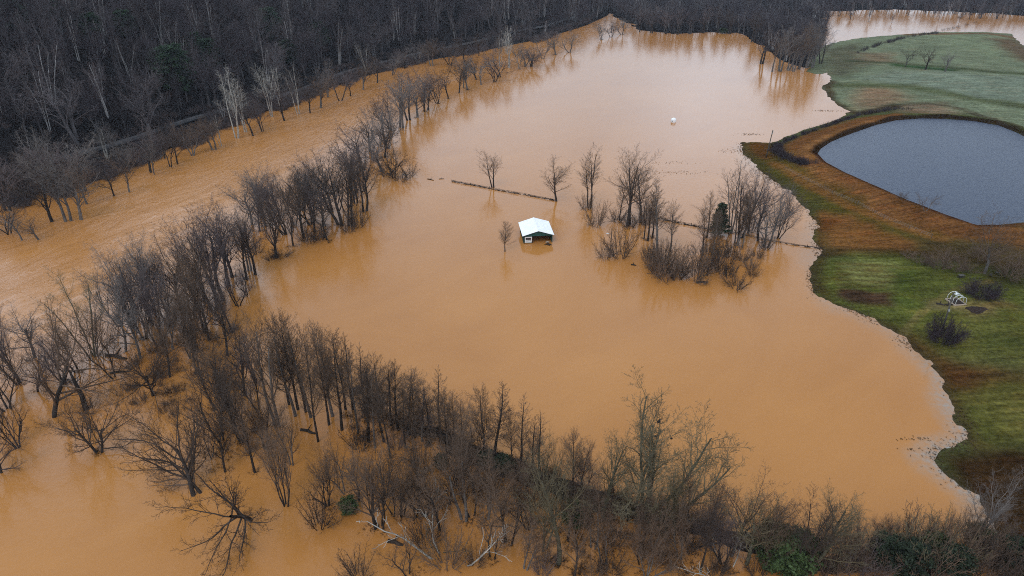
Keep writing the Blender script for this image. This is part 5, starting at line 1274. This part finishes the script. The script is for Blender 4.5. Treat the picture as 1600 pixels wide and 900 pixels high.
# ------------------------------------------------------------------ overcast daylight
SUN_EL, SUN_AZ = math.radians(52), math.radians(205)      # azimuth from +Y toward +X
world = bpy.data.worlds.new('World'); SC.world = world; world.use_nodes = True
wn, wl = world.node_tree.nodes, world.node_tree.links
bg = wn['Background']
sky = wn.new('ShaderNodeTexSky'); sky.sky_type = 'NISHITA'; sky.sun_disc = False; sky.sun_elevation = SUN_EL; sky.sun_rotation = SUN_AZ; sky.altitude = 300; sky.dust_density = 3.0
tc = wn.new('ShaderNodeTexCoord')
mp = wn.new('ShaderNodeMapping'); mp.inputs['Scale'].default_value = (1, 1, 2.2); wl.new(tc.outputs['Generated'], mp.inputs[0])
cn = wn.new('ShaderNodeTexNoise'); cn.inputs['Scale'].default_value = 2.3; cn.inputs['Detail'].default_value = 6; cn.inputs['Roughness'].default_value = .55; wl.new(mp.outputs[0], cn.inputs['Vector'])
cr = wn.new('ShaderNodeMapRange'); cr.inputs[1].default_value = .33; cr.inputs[2].default_value = .68; cr.inputs[3].default_value = 5.2; cr.inputs[4].default_value = 9.0; wl.new(cn.outputs['Fac'], cr.inputs[0])
sx_ = wn.new('ShaderNodeSeparateXYZ'); wl.new(tc.outputs['Generated'], sx_.inputs[0])
hr_ = wn.new('ShaderNodeValToRGB'); el = hr_.color_ramp.elements      # dim haze at the horizon, brightest a little above it
el[0].position = 0; el[0].color = (.78, .78, .78, 1); el[1].position = .9; el[1].color = (.86, .86, .86, 1)
for q, v in ((.12, .92), (.26, 1.12), (.5, .98)):
    k = el.new(q); k.color = (v, v, v, 1)
wl.new(sx_.outputs['Z'], hr_.inputs[0])
def bright_gap(vec, width, gain, prev):      # thin places in the overcast
    nv = wn.new('ShaderNodeVectorMath'); nv.operation = 'DOT_PRODUCT'; v = Vector(vec).normalized(); nv.inputs[1].default_value = v; wl.new(tc.outputs['Generated'], nv.inputs[0])
    m1 = wn.new('ShaderNodeMapRange'); m1.interpolation_type = 'SMOOTHSTEP'; m1.inputs[1].default_value = math.cos(math.radians(width)); m1.inputs[2].default_value = 1; m1.inputs[3].default_value = 1; m1.inputs[4].default_value = gain; wl.new(nv.outputs['Value'], m1.inputs[0])
    mm = wn.new('ShaderNodeMath'); mm.operation = 'MULTIPLY'; wl.new(prev, mm.inputs[0]); wl.new(m1.outputs[0], mm.inputs[1]); return mm.outputs[0]
gap = bright_gap((.285, .91, .28), 11, 1.3, hr_.outputs[0]); gap = bright_gap((-.52, .74, .42), 17, 2.3, gap)
hm_ = wn.new('ShaderNodeMath'); hm_.operation = 'MULTIPLY'; wl.new(cr.outputs[0], hm_.inputs[0]); wl.new(gap, hm_.inputs[1]); cr = hm_
cc = wn.new('ShaderNodeVectorMath'); cc.operation = 'SCALE'; cc.inputs[0].default_value = (.84, .99, 1.18); wl.new(cr.outputs[0], cc.inputs['Scale'])
mixw = wn.new('ShaderNodeMix'); mixw.data_type = 'RGBA'; mixw.inputs['Factor'].default_value = .86
wl.new(sky.outputs[0], mixw.inputs['A']); wl.new(cc.outputs[0], mixw.inputs['B'])
wl.new(mixw.outputs['Result'], bg.inputs['Color']); bg.inputs['Strength'].default_value = .10
sl = bpy.data.lights.new('sun', 'SUN'); sl.energy = .6; sl.angle = math.radians(22); sl.color = (1.0, .965, .92)
so = bpy.data.objects.new('sun', sl); C.objects.link(so)
d = Vector((math.sin(SUN_AZ)*math.cos(SUN_EL), math.cos(SUN_AZ)*math.cos(SUN_EL), math.sin(SUN_EL)))
so.rotation_euler = d.to_track_quat('Z', 'Y').to_euler(); so.location = (0, 0, 200)

cam = bpy.data.cameras.new('camera'); co_ = bpy.data.objects.new('camera', cam); C.objects.link(co_)
co_.location = (0, 0, HC); co_.rotation_euler = (math.pi/2-TH, 0, 0); cam.sensor_width = 36; cam.lens = 36*FOC/1600; cam.clip_end = 20000; cam.clip_start = .5
SC.camera = co_
SC.view_settings.view_transform = 'Standard'; SC.view_settings.look = 'None'; SC.view_settings.gamma = 1; SC.view_settings.use_curve_mapping = False
SC.view_settings.exposure = EXPOSURE if 'EXPOSURE' in globals() else 0.62
SC.cycles.use_denoising = False; SC.cycles.filter_width = 1.0
SC.cycles.max_bounces = 5; SC.cycles.diffuse_bounces = 2; SC.cycles.glossy_bounces = 2; SC.cycles.transparent_max_bounces = 4

# thin damp air between here and the far woods
hm = MB().box(-6700, 6700, -1000, 9800, -6, 150)
hz_ = hm.build('haze', None); tag(hz_, kind='stuff')
m = bpy.data.materials.new('damp air'); m.use_nodes = True; n = m.node_tree.nodes; n.remove(n['Principled BSDF'])
vol = n.new('ShaderNodeVolumePrincipled'); vol.inputs['Color'].default_value = (.80, .88, 1.0, 1); vol.inputs['Density'].default_value = .00007; vol.inputs['Anisotropy'].default_value = 0
m.node_tree.links.new(vol.outputs[0], n['Material Output'].inputs['Volume']); hz_.data.materials.append(m)
SC.cycles.volume_bounces = 0
